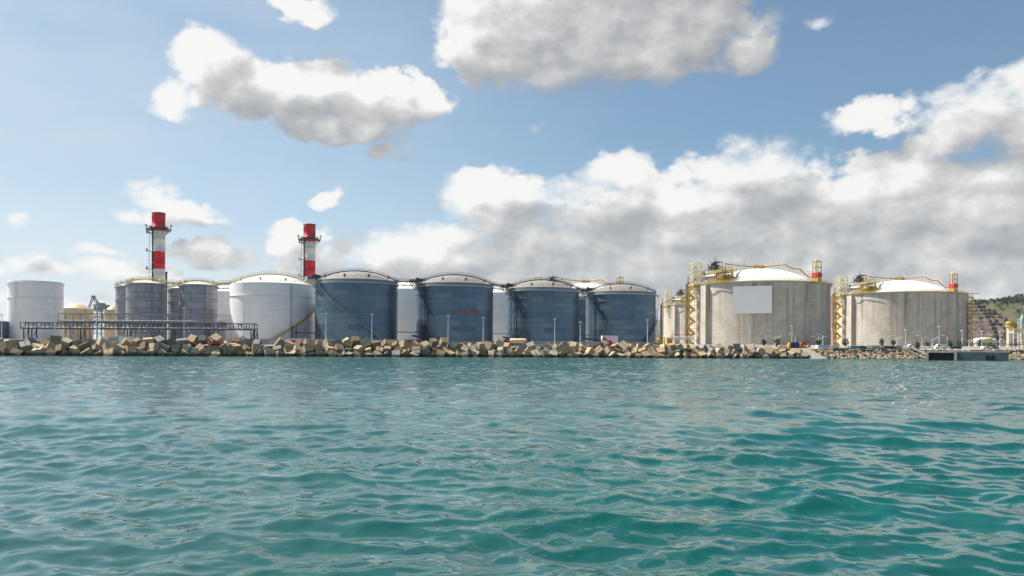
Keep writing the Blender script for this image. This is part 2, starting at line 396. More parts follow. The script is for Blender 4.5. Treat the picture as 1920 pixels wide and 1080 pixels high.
# water ---------------------------------------------------------------
def build_water():
    ys = [4.5]
    while ys[-1] < 345: y = ys[-1]; ys.append(y+min(max(y*y/(CH*800*1.9), 0.022), 0.42))
    ys = np.array(ys); NC = 820
    u = np.linspace(-1, 1, NC)
    Yg = np.repeat(ys[:, None], NC, 1); Xg = u[None, :]*(ys[:, None]*0.80+5.0)
    dx = (ys*0.80+5.0)*2/NC; dy = np.gradient(ys)
    Hh = np.zeros_like(Xg); DX = np.zeros_like(Xg); DY = np.zeros_like(Xg)
    rs = np.random.RandomState(11)
    # slow warp breaks up the regularity of the wave trains
    wx = 0.35*np.sin(Xg*0.31+Yg*0.17+1.0)+0.3*np.sin(Xg*0.11-Yg*0.23+2.2)
    wy = 0.35*np.sin(Xg*0.21-Yg*0.27+0.3)+0.3*np.sin(Xg*0.07+Yg*0.13+4.0)
    comps = []
    for lo, hi, n, slope, spread in ((0.18, 0.4, 26, 0.034, 1.1), (0.4, 0.9, 34, 0.088, 0.95), (0.9, 2.2, 34, 0.098, 0.7), (2.2, 5.0, 16, 0.072, 0.5), (5, 11, 7, 0.03, 0.4)):
        for i in range(n):
            lam = math.exp(rs.uniform(math.log(lo), math.log(hi))); th = rs.normal(0.18, spread)
            comps.append((lam, th, slope*math.sqrt(2.0/n)*rs.uniform(.6, 1.3), rs.uniform(0, 2*PI)))
    # gusty patches
    pat = 0.95+0.30*np.sin(Xg*0.05+Yg*0.021+0.6)*np.sin(Yg*0.043-Xg*0.02+1.1)+0.15*np.sin(Xg*0.19-Yg*0.08)
    for lam, th, sl_, ph in comps:
        kx = math.sin(th)*2*PI/lam; ky = math.cos(th)*2*PI/lam
        lx = 2*PI/max(abs(kx), 1e-3); ly = 2*PI/max(abs(ky), 1e-3)
        f = np.clip((ly/dy-2.6)/3.0, 0, 1)*np.clip((lx/dx-2.6)/3.0, 0, 1)
        if f.max() <= 0: continue
        A = sl_*lam/(2*PI)
        phs = kx*(Xg+wx*min(1, lam))+ky*(Yg+wy*min(1, lam))+ph
        ff = f[:, None]*A*(pat if lam < 2.2 else 1.0)
        s = np.sin(phs); c = np.cos(phs)
        Hh += ff*s; DX += ff*c*math.sin(th)*0.75; DY += ff*c*math.cos(th)*0.75
    Hh *= 1.0
    V = np.stack([Xg+DX, Yg+DY, Hh], -1).reshape(-1, 3)
    NR = len(ys)
    idx = np.arange(NR*NC).reshape(NR, NC)
    q = np.stack([idx[:-1, :-1], idx[:-1, 1:], idx[1:, 1:], idx[1:, :-1]], -1).reshape(-1, 4)
    # wide calm sheet under and around the modelled waves
    nb = len(V); S = 14000
    V = np.vstack([V, [(-S, -S, -0.32), (S, -S, -0.32), (S, 1200, -0.32), (-S, 1200, -0.32)]])
    q = np.vstack([q, [[nb, nb+1, nb+2, nb+3]]])
    me = bpy.data.meshes.new('water'); me.vertices.add(len(V)); me.vertices.foreach_set('co', V.ravel())
    me.loops.add(q.size); me.loops.foreach_set('vertex_index', q.ravel().astype(np.int32))
    me.polygons.add(len(q)); me.polygons.foreach_set('loop_start', np.arange(0, q.size, 4, dtype=np.int32))
    me.polygons.foreach_set('use_smooth', np.ones(len(q), dtype=bool))
    me.update(calc_edges=True); me.validate()
    o = bpy.data.objects.new('water', me); COL.objects.link(o); tag(o, kind='structure')
    m, n, b = principled('sea_water')
    pos = n.new('ShaderNodeNewGeometry').outputs['Position']
    big = n.noise(n.vmath('MULTIPLY', pos, (0.35, 1, 1)), 0.045, 4, 0.5)
    c = n.ramp(big, [(0.3, (0.0, 0.047, 0.043)), (0.7, (0.0, 0.080, 0.067))])
    n.link(c, b.inputs['Base Color'])
    b.inputs['Roughness'].default_value = 0.02; b.inputs['IOR'].default_value = 1.42
    b.inputs['Specular IOR Level'].default_value = 0.7
    # ripples smaller than the mesh, and the open chop far out
    v = n.vmath('MULTIPLY', pos, (0.75, 1.5, 0))
    r1 = n.noise(v, 1.6, 5, 0.6, 0.3)
    r2 = n.noise(v, 0.55, 3, 0.5, 0.4)
    sp = n.new('ShaderNodeSeparateXYZ'); n.link(pos, sp.inputs[0])
    far = n.ss(sp.outputs[1], 12, 160, 0.0, 1.0)
    hgt = n.math('ADD', n.math('MULTIPLY', r1, n.math('ADD', 0.006, n.math('MULTIPLY', far, 0.17))), n.math('MULTIPLY', r2, n.math('MULTIPLY', far, 0.95)))
    bn = n.new('ShaderNodeBump'); bn.inputs['Strength'].default_value = 1.0; bn.inputs['Distance'].default_value = 1.0
    n.link(hgt, bn.inputs['Height']); n.link(bn.outputs[0], b.inputs['Normal'])
    me.materials.append(m)
build_water()

# ------------------------------------------------------------------ tanks
def frame_for(x, y):
    d = math.hypot(x, y); c = Vector((-x/d, -y/d, 0)); return c, Vector((-c.y, c.x, 0))
def railing(mb, pts, h=1.1, r=0.045, closed=False, step=1, rails=2):
    n = len(pts)
    for p in pts[::step]: mb.beam(p, Vector(p)+Vector((0, 0, h)), r*1.6)
    for k in range(1, rails+1):
        z = Vector((0, 0, h*k/rails))
        for i in range(n-1+(1 if closed else 0)):
            mb.beam(Vector(pts[i])+z, Vector(pts[(i+1) % n])+z, r*1.6)
def circ(R, z, n, a0=0, a1=2*PI):
    return [Vector((R*math.cos(a0+(a1-a0)*i/n), R*math.sin(a0+(a1-a0)*i/n), z)) for i in range(n)]
def arcpts(c, r_, R, th0, th1, z0, z1, n):
    out = []
    for i in range(n+1):
        t = th0+(th1-th0)*i/n
        out.append((c*math.cos(t)+r_*math.sin(t))*R+Vector((0, 0, z0+(z1-z0)*i/n)))
    return out
def dome_prof(R, rise, z0, n=14):
    return [(max(R*(1-i/n), 0.02), z0+rise*(1-(1-i/n)**2)) for i in range(n+1)]

def tank(name, label, x, y, R, z0, ztop, rise, mshell, mroof, mrail=None, walkway=False, vents=0, stair=None, rings=(), pipes=(), girder=True, group='storage tanks', mst=None, ladder=None):
    t = empty(name, (x, y, z0), label, 'storage tank', group)
    c, rt = frame_for(x, y); H = ztop-z0; mst = mst or M_STEELD
    mb = MB(); mb.lathe([(R, 0), (R, H)], 128, uvR=R); mb.build('shell', mshell, t)
    if rise:
        mb = MB(); mb.lathe([(R-0.02, H-0.01)]+dome_prof(R-1.5, rise, H+0.12, 16), 96, uvR=1.0); roof = mb.build('roof', mroof, t)
    else:
        mb = MB(); mb.lathe([(R+0.01, H), (R+0.01, H+0.1), (R-0.3, H+0.1), (R-0.3, H-2)], 96); mb.lathe([(R-.31, H-2), (0.02, H-1.6)], 96); roof = mb.build('roof', M_ROOFW, t)
    if girder:
        gz = H-1.0 if mshell in (M_SILVER,) else H-.4; mb = MB(); mb.lathe([(R+.01, gz-0.5), (R+0.55, gz-0.45), (R+0.55, gz-0.2), (R+.01, gz-0.15)], 96, smooth=False); mb.build('wind_girder', M_STEELL if mshell in (M_SILVER,) else mshell, t)
    if mshell is M_SILVER:
        mb = MB(); mb.lathe([(R+.03, H-1.05), (R+.06, H-1.0), (R+.06, H+.05), (R-.9, H+.1)], 96, smooth=False); mb.build('rim_band', M_STEEL, t)
    for z in rings:
        mb = MB(); mb.lathe([(R+.01, z), (R+0.28, z+.03), (R+0.28, z+0.16), (R+.01, z+0.2)], 96, smooth=False); mb.build('stiffening_ring', M_STEEL if mshell is not M_WHITET else M_WHITE, t)
    if mrail:
        mb = MB(); n = int(2*PI*R/1.9); railing(mb, circ(R-0.1, H+0.2, n), closed=True, r=0.05); mb.build('rim_railing', mrail, t)
    if walkway:      # arched walkway over the roof, rim to rim
        mb = MB(); n = 30; W2 = 0.6
        side = c
        pl = []; pr = []
        for i in range(n+1):
            s = -1+2*i/n; zz = H+0.3+rise*(1-s*s)+0.35*(1-s**6)
            p = rt*(s*(R+0.1)); pl.append(p+side*W2+Vector((0, 0, zz))); pr.append(p-side*W2+Vector((0, 0, zz)))
        for a in (pl, pr):
            for i in range(n): mb.beam(a[i], a[i+1], 0.12, 0.34)
        for i in range(n): mb.beam((pl[i]+pl[i+1])/2, (pr[i]+pr[i+1])/2, 1.0, 0.06)
        for i in range(2, n-1, 3): mb.beam(pl[i], pl[i]-Vector((0, 0, 0.8)), 0.12); mb.beam(pr[i], pr[i]-Vector((0, 0, 0.8)), 0.12)
        w = mb.build('roof_walkway', mst, t)
        mb = MB(); railing(mb, pl, r=0.04, step=2); mb.build('handrail', mrail or M_STEEL, w); mb = MB(); railing(mb, pr, r=0.04, step=2); mb.build('handrail', mrail or M_STEEL, w)
    for i in range(vents):
        th = math.radians(-52+104*i/(max(vents-1, 1))); rr = R-1.3
        p = (c*math.cos(th)+rt*math.sin(th))*rr; zz = H+0.25+rise*(1-(rr/(R-.15))**2)
        mb = MB(); mb.tube((0, 0, 0), (0, 0, 0.7), 0.3, 10); q = (c*math.cos(th)+rt*math.sin(th))
        mb.tube((0, 0, 0.7), tuple(q*0.9+Vector((0, 0, 1.0))), 0.45, 10)
        o = mb.build('roof_vent', M_REDB if mshell is M_SILVER else M_YELP, t); o.location = p+Vector((0, 0, zz-0.1))
    if stair:
        th0, th1, za, zb, ms = stair
        n = 46
        a_in = arcpts(c, rt, R+0.12, math.radians(th0), math.radians(th1), za, zb, n); a_out = arcpts(c, rt, R+1.05, math.radians(th0), math.radians(th1), za, zb, n)
        mb = MB()
        for i in range(n):
            mb.beam(a_in[i], a_in[i+1], 0.07, 0.32); mb.beam(a_out[i], a_out[i+1], 0.07, 0.36); mb.beam(a_in[i], a_out[i], 0.35, 0.06)
        for i in range(4, n, 6): mb.beam(a_out[i], a_in[i]-Vector((0, 0, 1.1)), 0.09)
        s_ = mb.build('spiral_stair', ms, t)
        mb = MB(); railing(mb, a_out, r=0.04, step=2); mb.build('handrail', ms, s_)
    for (th, r0, mp, z1) in pipes:
        th = math.radians(th); p = (c*math.cos(th)+rt*math.sin(th))*(R+r0+0.25)
        mb = MB(); mb.tube(p, p+Vector((0, 0, z1 or H)), r0, 10)
        for z in np.arange(2, (z1 or H), 4.6): q = p*(R/(R+r0+.25)); mb.beam(p+Vector((0, 0, z)), q+Vector((0, 0, z)), 0.12)
        mb.build('vertical_pipe', mp, t)
    return t, c, rt

Z0 = 5.7
def pos(b_deg, Dr): b = math.radians(b_deg); return Dr*math.sin(b), Dr*math.cos(b)
silver = []
SIL = [(-11.01, 340, 'first silver plated tank, largest in view, spiral stair crossing its front', 'stair'),
       (-4.15, 349, 'second silver plated tank with one purple grey plate at mid height', 'patch'),
       (2.15, 371, 'third silver plated tank, behind the parked tanker truck', 'plain'),
       (7.71, 394, 'last silver plated tank, rightmost of the row, behind the white site cabin', 'cage')]
GS = 'silver plated tanks in a row along the quay'
RS = 16.9; ZT = 30.7
for (b, Dr, lab, kind) in SIL:
    x, y = pos(b, Dr)
    st = (-66, 34, ZT-Z0-0.5, 0.4, M_STEEL) if kind == 'stair' else ((95, 38, ZT-Z0-8, 0.5, M_STEELD) if kind == 'cage' else None)
    pp = [] if kind == 'stair' else [(-57, 0.09, M_STEEL, 0), (-46, 0.16, M_STEELD, 0)]
    t, c, rt = tank('storage_tank', lab, x, y, RS, Z0, ZT, 4.0, M_SILVER, M_ROOFS, M_STEEL, True, 4, st, rings=(ZT-Z0-4.8,), pipes=pp, group=GS)
    silver.append((t, c, rt, x, y)); H = ZT-Z0
    if kind == 'patch':
        mb = MB(); a0 = math.atan2(c.y, c.x)
        # one odd plate between two seams, a few millimetres proud
        mb.lathe([(RS+0.015, H-13.2), (RS+0.02, H-10.9)], 14, a0=a0+math.radians(-2), a1=a0+math.radians(38)); mb.build('odd_plate', M_PLATE, t)
    # rim platform on the left with its gusset, and stairs up to the walkway
    th = math.radians(-62 if kind != 'stair' else -70); q = (c*math.cos(th)+rt*math.sin(th)); tq = Vector((-q.y, q.x, 0))
    if tq.dot(rt) < 0: tq = -tq
    mb = MB()
    p0 = q*(RS-0.3)+Vector((0, 0, H+0.55)); rot = math.atan2(tq.y, tq.x)
    mb.box(p0+q*1.5, (6.5, 3.6, 0.16), rz=rot)
    for s in (-3, -1, 1, 3):
        mb.beam(p0+q*3.2+tq*s, q*(RS+.05)+tq*s+Vector((0, 0, H-3.2)), 0.2); 
    for s in (-3.2, 3.2): mb.box(p0+q*1.5+tq*s*0.98+Vector((0, 0, .7)), (0.12, 3.4, 1.1), rz=rot)
    for s in range(-3, 4): mb.beam(p0+q*3.2+tq*s, p0+q*3.2+tq*s+Vector((0, 0, 1.2)), 0.1)
    mb.box(p0+q*0.6-tq*1.0+Vector((0, 0, 1.0)), (1.2, 1.0, 1.8), rz=rot)
    pf = mb.build('rim_platform', M_STEELD, t)
    mb = MB()
    for z in (.6, 1.2): mb.beam(p0+q*3.2-tq*3.2+Vector((0, 0, z)), p0+q*3.2+tq*3.2+Vector((0, 0, z)), 0.08)
    mb.build('handrail', M_STEEL, pf)
    if kind != 'stair':   # fill pipe arriving low on the left
        mb = MB(); th = math.radians(-46); a = (c*math.cos(th)+rt*math.sin(th))*(RS+0.5)
        mb.path([a+Vector((0, 0, 4.2)), a+Vector((0, 0, 4.2))-rt*8+c*0.5, a-rt*13+Vector((0, 0, 4.2))+c*.5], 0.16, 8)
        b2 = (c*math.cos(math.radians(-25))+rt*math.sin(math.radians(-25)))*(RS+0.6)
        mb.path([a-rt*5+c*1.5+Vector((0, 0, 2.8)), a+c*1.5+Vector((0, 0, 2.0)), b2+c*1.0+Vector((0, 0, 0.8))], 0.35, 8)
        mb.build('fill_pipe', M_STEELD, t)
    if kind == 'cage':    # caged ladder on the right flank
        mb = MB(); q = rt*(RS+0.55)+c*1.5
        for s in (-.3, .3): mb.beam(q+c*s, q+c*s+Vector((0, 0, H)), 0.08)
        for z in np.arange(3, H, 0.9): mb.beam(q+c*.3+Vector((0, 0, z)), q-c*.3+Vector((0, 0, z)), 0.06)
        for k in range(-3, 4):
            a = [q+Vector((0, 0, H-9))+rt*(1.0*math.sin(PI*i/10)+.05)+c*0.25*k*.9+Vector((0, 0, 8*i/10)) for i in range(11)]
            mb.path(a, 0.06, 5)
        mb.box(q+rt*.4+Vector((0, 0, H-1.5)), (2.2, 2.2, 0.12)); mb.build('caged_ladder', M_STEELD, t)

def bridge(a, b, label, mats=(M_STEELD, M_STEEL), w=1.4, h=1.5, name='walkway_bridge', group='truss walkways between tank tops'):
    a = Vector(a); b = Vector(b); d = (b-a).normalized(); s = Vector((-d.y, d.x, 0)).normalized()*w/2
    o = empty(name, (a+b)/2, label, 'walkway', group)
    mb = MB(); L = (b-a).length; n = max(4, int(L/1.6)); up = Vector((0, 0, 1))
    for k in (-1, 1):
        mb.beam(a+s*k, b+s*k, 0.16, 0.26); mb.beam(a+s*k-up*h, b+s*k-up*h, 0.14, 0.16)
        for i in range(n):
            p = a+(b-a)*i/n+s*k; q = a+(b-a)*(i+1)/n+s*k
            if i % 2: mb.beam(p, q-up*h, 0.1)
            else: mb.beam(p-up*h, q, 0.1)
    mb.beam(a+up*.05, b+up*.05, w*.92, 0.06); mb.build('truss', mats[0], o, world=True)
    for k in (-1, 1): mb = MB(); railing(mb, [a+(b-a)*i/n+s*k for i in range(n+1)], h=1.15, r=0.045); mb.build('railing', mats[1], o, world=True)
    return o
def rimpt(x, y, c, rt, R, th, z): t = math.radians(th); return Vector((x, y, z))+(c*math.cos(t)+rt*math.sin(t))*R
names = ['first and second', 'second and third', 'third and last']
for i in range(3):
    (t1, c1, r1, x1, y1), (t2, c2, r2, x2, y2) = silver[i], silver[i+1]
    bridge(rimpt(x1, y1, c1, r1, RS-.4, 80, ZT+0.5), rimpt(x2, y2, c2, r2, RS+1.5, -66, ZT+0.5), 'steel truss walkway joining the tops of the %s silver tanks' % names[i])

# white domed tank, yellow stair
x, y = pos(-16.66, 357)
tw, cw, rw = tank('storage_tank', 'big white domed tank with yellow spiral stair on its right side', x, y, 17.4, Z0, 29.7, 4.2, M_WHITET, M_ROOFW, M_YELP, True, 4, (-3, 82, 0.3, 16.0, M_YEL), rings=(18.6,), pipes=[(24, 0.13, M_STEEL, 0)], girder=False, group=None, mst=M_YELP)
WT = (x, y, cw, rw)
mb = MB(); 
for th in (24, 29): q = (cw*math.cos(math.radians(th))+rw*math.sin(math.radians(th)))*19.0; mb.tube(q, q+Vector((0, 0, 6.2)), 0.22, 8)
a = (cw*math.cos(math.radians(27))+rw*math.sin(math.radians(27)))*19.0
mb.path([a+Vector((0, 0, 3.7)), a+rw*10+cw*1+Vector((0, 0, 3.5)), a+rw*10+cw*1+Vector((0, 0, 2.2)), a+rw*12+cw+Vector((0, 0, 1.8))], 0.22, 8); mb.build('fill_pipe', M_STEELD, tw)
# far left white flat-topped tank
x, y = pos(-30.78, 402)
tank('storage_tank', 'leftmost white tank with flat open top and no dome', x, y, 10.5, Z0, 30.6, 0, M_WHITET, M_ROOFW, None, rings=(17.8,), pipes=[(-42, 0.1, M_STEELL, 0)], girder=True, group=None)
# grey tanks
GG = 'grey steel tanks below the left chimney'
gt = []
for (lab, px, D, top) in (('grey tank half hidden at the left of the group of four', 252, 352, 29.6), ('tall grey tank at the front of the group, below the left chimney', 273.5, 334, 29.4),
                     ('narrow strip of grey tank seen between the two front grey tanks', 348, 362, 29.4), ('grey tank at the right end of the group, beside the white domed tank', 371.5, 340, 29.4)):
    x = PXL(px, D)
    st = (-10, -75, 0.4, 9, M_YEL) if D == 352 else None
    t_ = tank('storage_tank', lab, x, D, 7.5*1.02, Z0, top, 1.4, M_GREYT, M_ROOFY, M_YELP, True, 2, st, rings=(11.2, 17.6), pipes=[(20, 0.08, M_STEEL, 0)] if D in (334, 340) else [], group=GG, mst=M_YEL)
    gt.append((x, D)+t_[1:])
bridge(rimpt(gt[1][0], gt[1][1], gt[1][2], gt[1][3], 7.2, 85, 30.2), rimpt(gt[3][0], gt[3][1], gt[3][2], gt[3][3], 7.2, -85, 30.2), 'yellow railed walkway between the two front grey tanks', (M_YELP, M_YELP), h=.5)
bridge(rimpt(gt[3][0], gt[3][1], gt[3][2], gt[3][3], 7.2, 85, 30.2), rimpt(WT[0], WT[1], WT[2], WT[3], 17.2, -85, 30.2), 'walkway from the right grey tank to the white domed tank', (M_STEEL, M_YELP), h=2.2)
mb = MB(); sq = []
# beige tanks behind
for (lab, px, D, R, zt, rise) in (('wide beige domed tank just right of the leftmost white tank', 143, 425, 8.1, 23.2, 2.8), ('narrow beige domed tank between the steel crane and the grey tanks', 213, 418, 4.9, 22.4, 2.2)):
    tank('storage_tank', lab, PXL(px, D), D, R, Z0, zt, rise, M_BEIGET, M_ROOFB, None, rings=(), girder=False, group='beige tanks behind the pipe rack', pipes=[(30, 0.1, M_STEEL, 0)])
# white tanks in the row behind
for (lab, px, D, zt) in (('white tank in bluish shade behind, between grey tanks and white domed tank', 428, 425, 32.0), ('white tank showing between the first and second silver tanks', 762, 392, 31.4), ('white tank showing between the second and third silver tanks', 936, 415, 31.5)):
    tank('storage_tank', lab, PXL(px, D), D, 15, Z0, zt, 4, M_WHITET, M_ROOFW, M_YELP, True, 2, rings=(19,), girder=False, group='white tanks behind the silver row', mst=M_YELP)
tank('storage_tank', 'steel tank showing in the gap between third and last silver tanks', PXL(1092, 440), 440, 15, Z0, 31.3, 4, M_SILVER, M_ROOFS, M_STEEL, True, 2, rings=(19,), group=None)

# ------------------------------------------------------------------ chimneys
def chimney(label, px, D, R, ztop, bands):
    x = PXL(px, D); t = empty('chimney', (x, D, Z0), label, 'chimney', 'red and white banded chimneys')
    c, rt = frame_for(x, D); H = ztop-Z0
    m, n, b = principled('banded_paint')
    o = n.new('ShaderNodeTexCoord').outputs['Object']; sp = n.new('ShaderNodeSeparateXYZ'); n.link(o, sp.inputs[0])
    red = None
    for (a, b_) in bands:
        k = n.math('MULTIPLY', n.math('GREATER_THAN', sp.outputs[2], a), n.math('LESS_THAN', sp.outputs[2], b_)); red = k if red is None else n.math('ADD', red, k)
    no = n.noise(n.vmath('MULTIPLY', o, (1, 1, 0.15)), 0.9, 5, 0.6)
    cc = n.mix(red, (0.76, 0.75, 0.72, 1), (0.64, 0.010, 0.022, 1))
    cc = n.vmath('SCALE', cc, scale=n.ss(no, 0.3, 0.75, 1.08, 0.78, smooth=False))
    sk = n.noise(n.vmath('MULTIPLY', o, (1.5, 1.5, 0.06)), 1.0, 5, 0.65)
    cc = n.mix(n.ss(sk, .5, .72, 0, .3), cc, (0.16, 0.12, 0.10, 1))
    cc = n.mix(n.ss(sp.outputs[2], H-6, H-0.5, 0, .3), cc, (0.10, 0.05, 0.045, 1))
    n.link(cc, b.inputs['Base Color']); b.inputs['Roughness'].default_value = 0.55
    prof = [(R, 0)]
    z = 3.0
    while z < H-1: prof += [(R, z-0.12), (R+0.05, z-0.1), (R+0.05, z+0.1), (R, z+0.12)]; z += 6.0
    prof += [(R, H-0.5), (R+0.12, H-0.5), (R+0.12, H), (R-0.25, H), (R-0.25, H-4)]
    mb = MB(); mb.lathe(prof, 48); mb.build('stack', m, t)
    zp = H-8.6
    mb = MB(); mb.lathe([(R+.02, zp), (R+2.7, zp), (R+2.7, zp+0.22), (R+.02, zp+0.22)], 32, smooth=False)
    for k in range(10):
        a = 2*PI*k/10; d = Vector((math.cos(a), math.sin(a), 0)); mb.beam(d*(R+2.8)+Vector((0, 0, zp)), d*(R+.05)+Vector((0, 0, zp-2.2)), 0.22)
    pf = mb.build('platform', M_STEELD, t)
    mb = MB(); railing(mb, circ(R+2.65, zp+.22, 26), h=1.3, r=0.055, closed=True); mb.build('railing', M_STEEL, pf)
    for k in (2, 5, 8, 0):
        mb = MB(); a = 2*PI*k/10+.2; d = Vector((math.cos(a), math.sin(a), 0))*(R+2.7); mb.beam(d+Vector((0, 0, zp)), d+Vector((0, 0, zp+2.6)), 0.18); mb.box(d+Vector((0, 0, zp+2.3)), (.7, .7, .7)); mb.build('beacon', M_STEELD, pf)
    for k in range(6): a = 2*PI*k/6; mb = MB(); mb.box(Vector((math.cos(a), math.sin(a), 0))*(R+1.0)+Vector((0, 0, zp+.8)), (.9, .9, 1.0), rz=a); mb.box(Vector((math.cos(a), math.sin(a), 0))*(R+1.0)+Vector((0, 0, zp+1.4)), (.6, .6, .2), rz=a); mb.build('equipment_box', M_STEELD, pf)
    q = -rt*(R+1.0)+c*0.4
    mb = MB()
    for s in (-.35, .35): mb.beam(q+c*s, q+c*s+Vector((0, 0, zp)), 0.14)
    for z in np.arange(1, zp, 1.0): mb.beam(q-c*.35+Vector((0, 0, z)), q+c*.35+Vector((0, 0, z)), 0.1)
    for z in np.arange(6, zp-1, 1.5):
        if (z // 9) % 2 == 0: 
            for i in range(6):
                a = PI*i/6; b2 = PI*(i+1)/6; mb.beam(q-rt*(.8*math.sin(a))+c*.5*math.cos(a)+Vector((0, 0, z)), q-rt*(.8*math.sin(b2))+c*.5*math.cos(b2)+Vector((0, 0, z)), 0.09)
    for z in np.arange(9, zp, 9.0): mb.box(q-rt*.3+Vector((0, 0, z)), (1.9, 1.5, 0.25)); mb.box(q-rt*1.1+Vector((0, 0, z+.7)), (0.1, 1.5, 1.2)); mb.beam(q+Vector((0, 0, z)), -rt*R+Vector((0, 0, z)), .15)
    mb.build('ladder', M_STEELD, t)
    mb = MB(); q = (c*math.cos(math.radians(-52))+rt*math.sin(math.radians(-52)))*(R+.35); mb.tube(q, q+Vector((0, 0, zp)), 0.28, 8)
    mb.build('vertical_pipe', M_STEELD, t)
# band limits measured from the base (photo heights)
def bz(px, py, D): return Zof(px, py, D)-Z0
D1 = 399; chimney('taller looking red and white chimney on the left, above the grey tanks', 296, D1, 3.15, 70.0, [(bz(296, 434, D1), 200), (bz(296, 505, D1), bz(296, 472, D1)), (-1, 20)])
D2 = 433; chimney('red and white chimney between the white domed tank and first silver tank', 579, D2, 3.2, 70.0, [(bz(579, 454, D2), 200), (bz(579, 519, D2), bz(579, 489, D2)), (-1, 20)])
mb = MB(); mb.tube((0, 0, 0), (0, 0, 33), 0.45, 10); mb.lathe([(.6, 32.6), (.6, 33.2), (.3, 33.2)], 12)
tag(mb.build('vent_pipe', M_STEELD, None, (PXL(311, 380), 380, Z0)), 'thin dark vent pipe standing just right of the left chimney', 'vent pipe')

# ------------------------------------------------------------------ pipe racks
def rack(label, px0, px1, D, ya, yb, m, legs, step, pipes=True, w=3.0, diag=True):
    a = P(px0, ya, D); b = P(px1, ya, D); zt = (a.z+b.z)/2; zb = zt-(yb-ya)/F*D
    x0, x1 = a.x, b.x; t = empty('pipe_rack', ((x0+x1)/2, D, landz(x0, D)), label, 'pipe rack')
    mb = MB(); n = int((x1-x0)/step)
    for yy in (D-w/2, D+w/2):
        mb.beam((x0, yy, zt), (x1, yy, zt), 0.2, 0.24); mb.beam((x0, yy, zb), (x1, yy, zb), 0.2, 0.24)
        for i in range(n+1):
            xx = x0+(x1-x0)*i/n; mb.beam((xx, yy, zb), (xx, yy, zt), 0.24)
            if diag and i < n: mb.beam((xx, yy, zt if i % 2 else zb), (xx+(x1-x0)/n, yy, zb if i % 2 else zt), 0.17)
    for i in range(n+1): xx = x0+(x1-x0)*i/n; mb.beam((xx, D-w/2, zt), (xx, D+w/2, zt), 0.2); mb.beam((xx, D-w/2, zb), (xx, D+w/2, zb), 0.2)
    mb.build('truss', m, t, world=True)
    for px in legs:
        xx = PXL(px, D); mb = MB()
        for yy in (D-w/2, D+w/2): mb.beam((xx, yy, 3.8), (xx, yy, zb), 0.36)
        mb.beam((xx, D-w/2, 5), (xx, D+w/2, zb), 0.18); mb.build('leg', m, t, world=True)
    if pipes:
        mb = MB()
        for k, yy in enumerate((-1.0, -.3, .4, 1.0)): mb.tube((x0, D+yy, zb+.45), (x1, D+yy, zb+.45), 0.18+.06*(k % 2), 8)
        mb.build('pipes', M_STEEL, t, world=True)
rack('long low dark pipe rack running across the leftmost tanks behind the blocks', 43, 480, 300, 606, 617.5, M_STEELD, (49, 64, 155, 242, 325, 389, 405, 473, 480), 3.0)
rack('taller grey pipe rack standing above the dark one below the grey tanks', 116, 366, 306, 589, 604, M_STEELM, (130, 139, 175, 228, 260, 271, 302, 354), 5.2, w=5.0)
for lab, px, D in (('small steel frame with cross brace at the left end of the pipe rack', 56, 300),):
    pass

# port crane
x = PXL(186, 445); t = empty('port_crane', (x, 445, Z0), 'dark steel crane standing between the two beige tanks', 'crane')
mb = MB()
for sx in (-3, 3):
    for sy in (-3, 3): mb.beam((sx, sy, 0), (sx, sy, 22), 0.7)
for z in (6, 12, 18, 22):
    for s in (-3, 3): mb.beam((-3, s, z), (3, s, z), 0.45); mb.beam((s, -3, z), (s, 3, z), 0.45); mb.beam((-3, s, z-6 if z > 6 else 0), (3, s, z), 0.25)
mb.build('portal', M_STEEL, t)
mb = MB(); mb.box((0.8, 0, 24.3), (6.5, 5, 3.6)); mb.box((1, 0, 27.0), (4.2, 4, 1.6)); mb.box((5, 0, 25.5), (2.4, 3, 2)); mb.box((-2.6, 0, 26), (2, 2, 1.6)); mb.build('machine_house', M_STEEL, t)
mb = MB()
for s in (-1, 1): mb.beam((-7.5, s, 22.5), (-4.0, s, 32.5), 0.5); mb.beam((-4.0, s, 32.5), (0.5, s, 26), 0.45); mb.beam((-4, s, 32.5), (-2.2, s, 27), 0.3)
mb.beam((-4, -1, 32.5), (-4, 1, 32.5), 0.5); mb.box((-4, 0, 32.6), (2.0, 2.6, .9)); mb.build('jib', M_STEEL, t)
mb = MB(); railing(mb, [Vector(p) for p in ((-3.4, -3.4, 22.3), (-1, -3.4, 22.3), (1.2, -3.4, 22.3), (3.6, -3.4, 22.3), (6, -3.4, 22.3))], h=1.4, r=.07); mb.build('railing', M_STEEL, t)

t.scale = (.85, .85, .78)

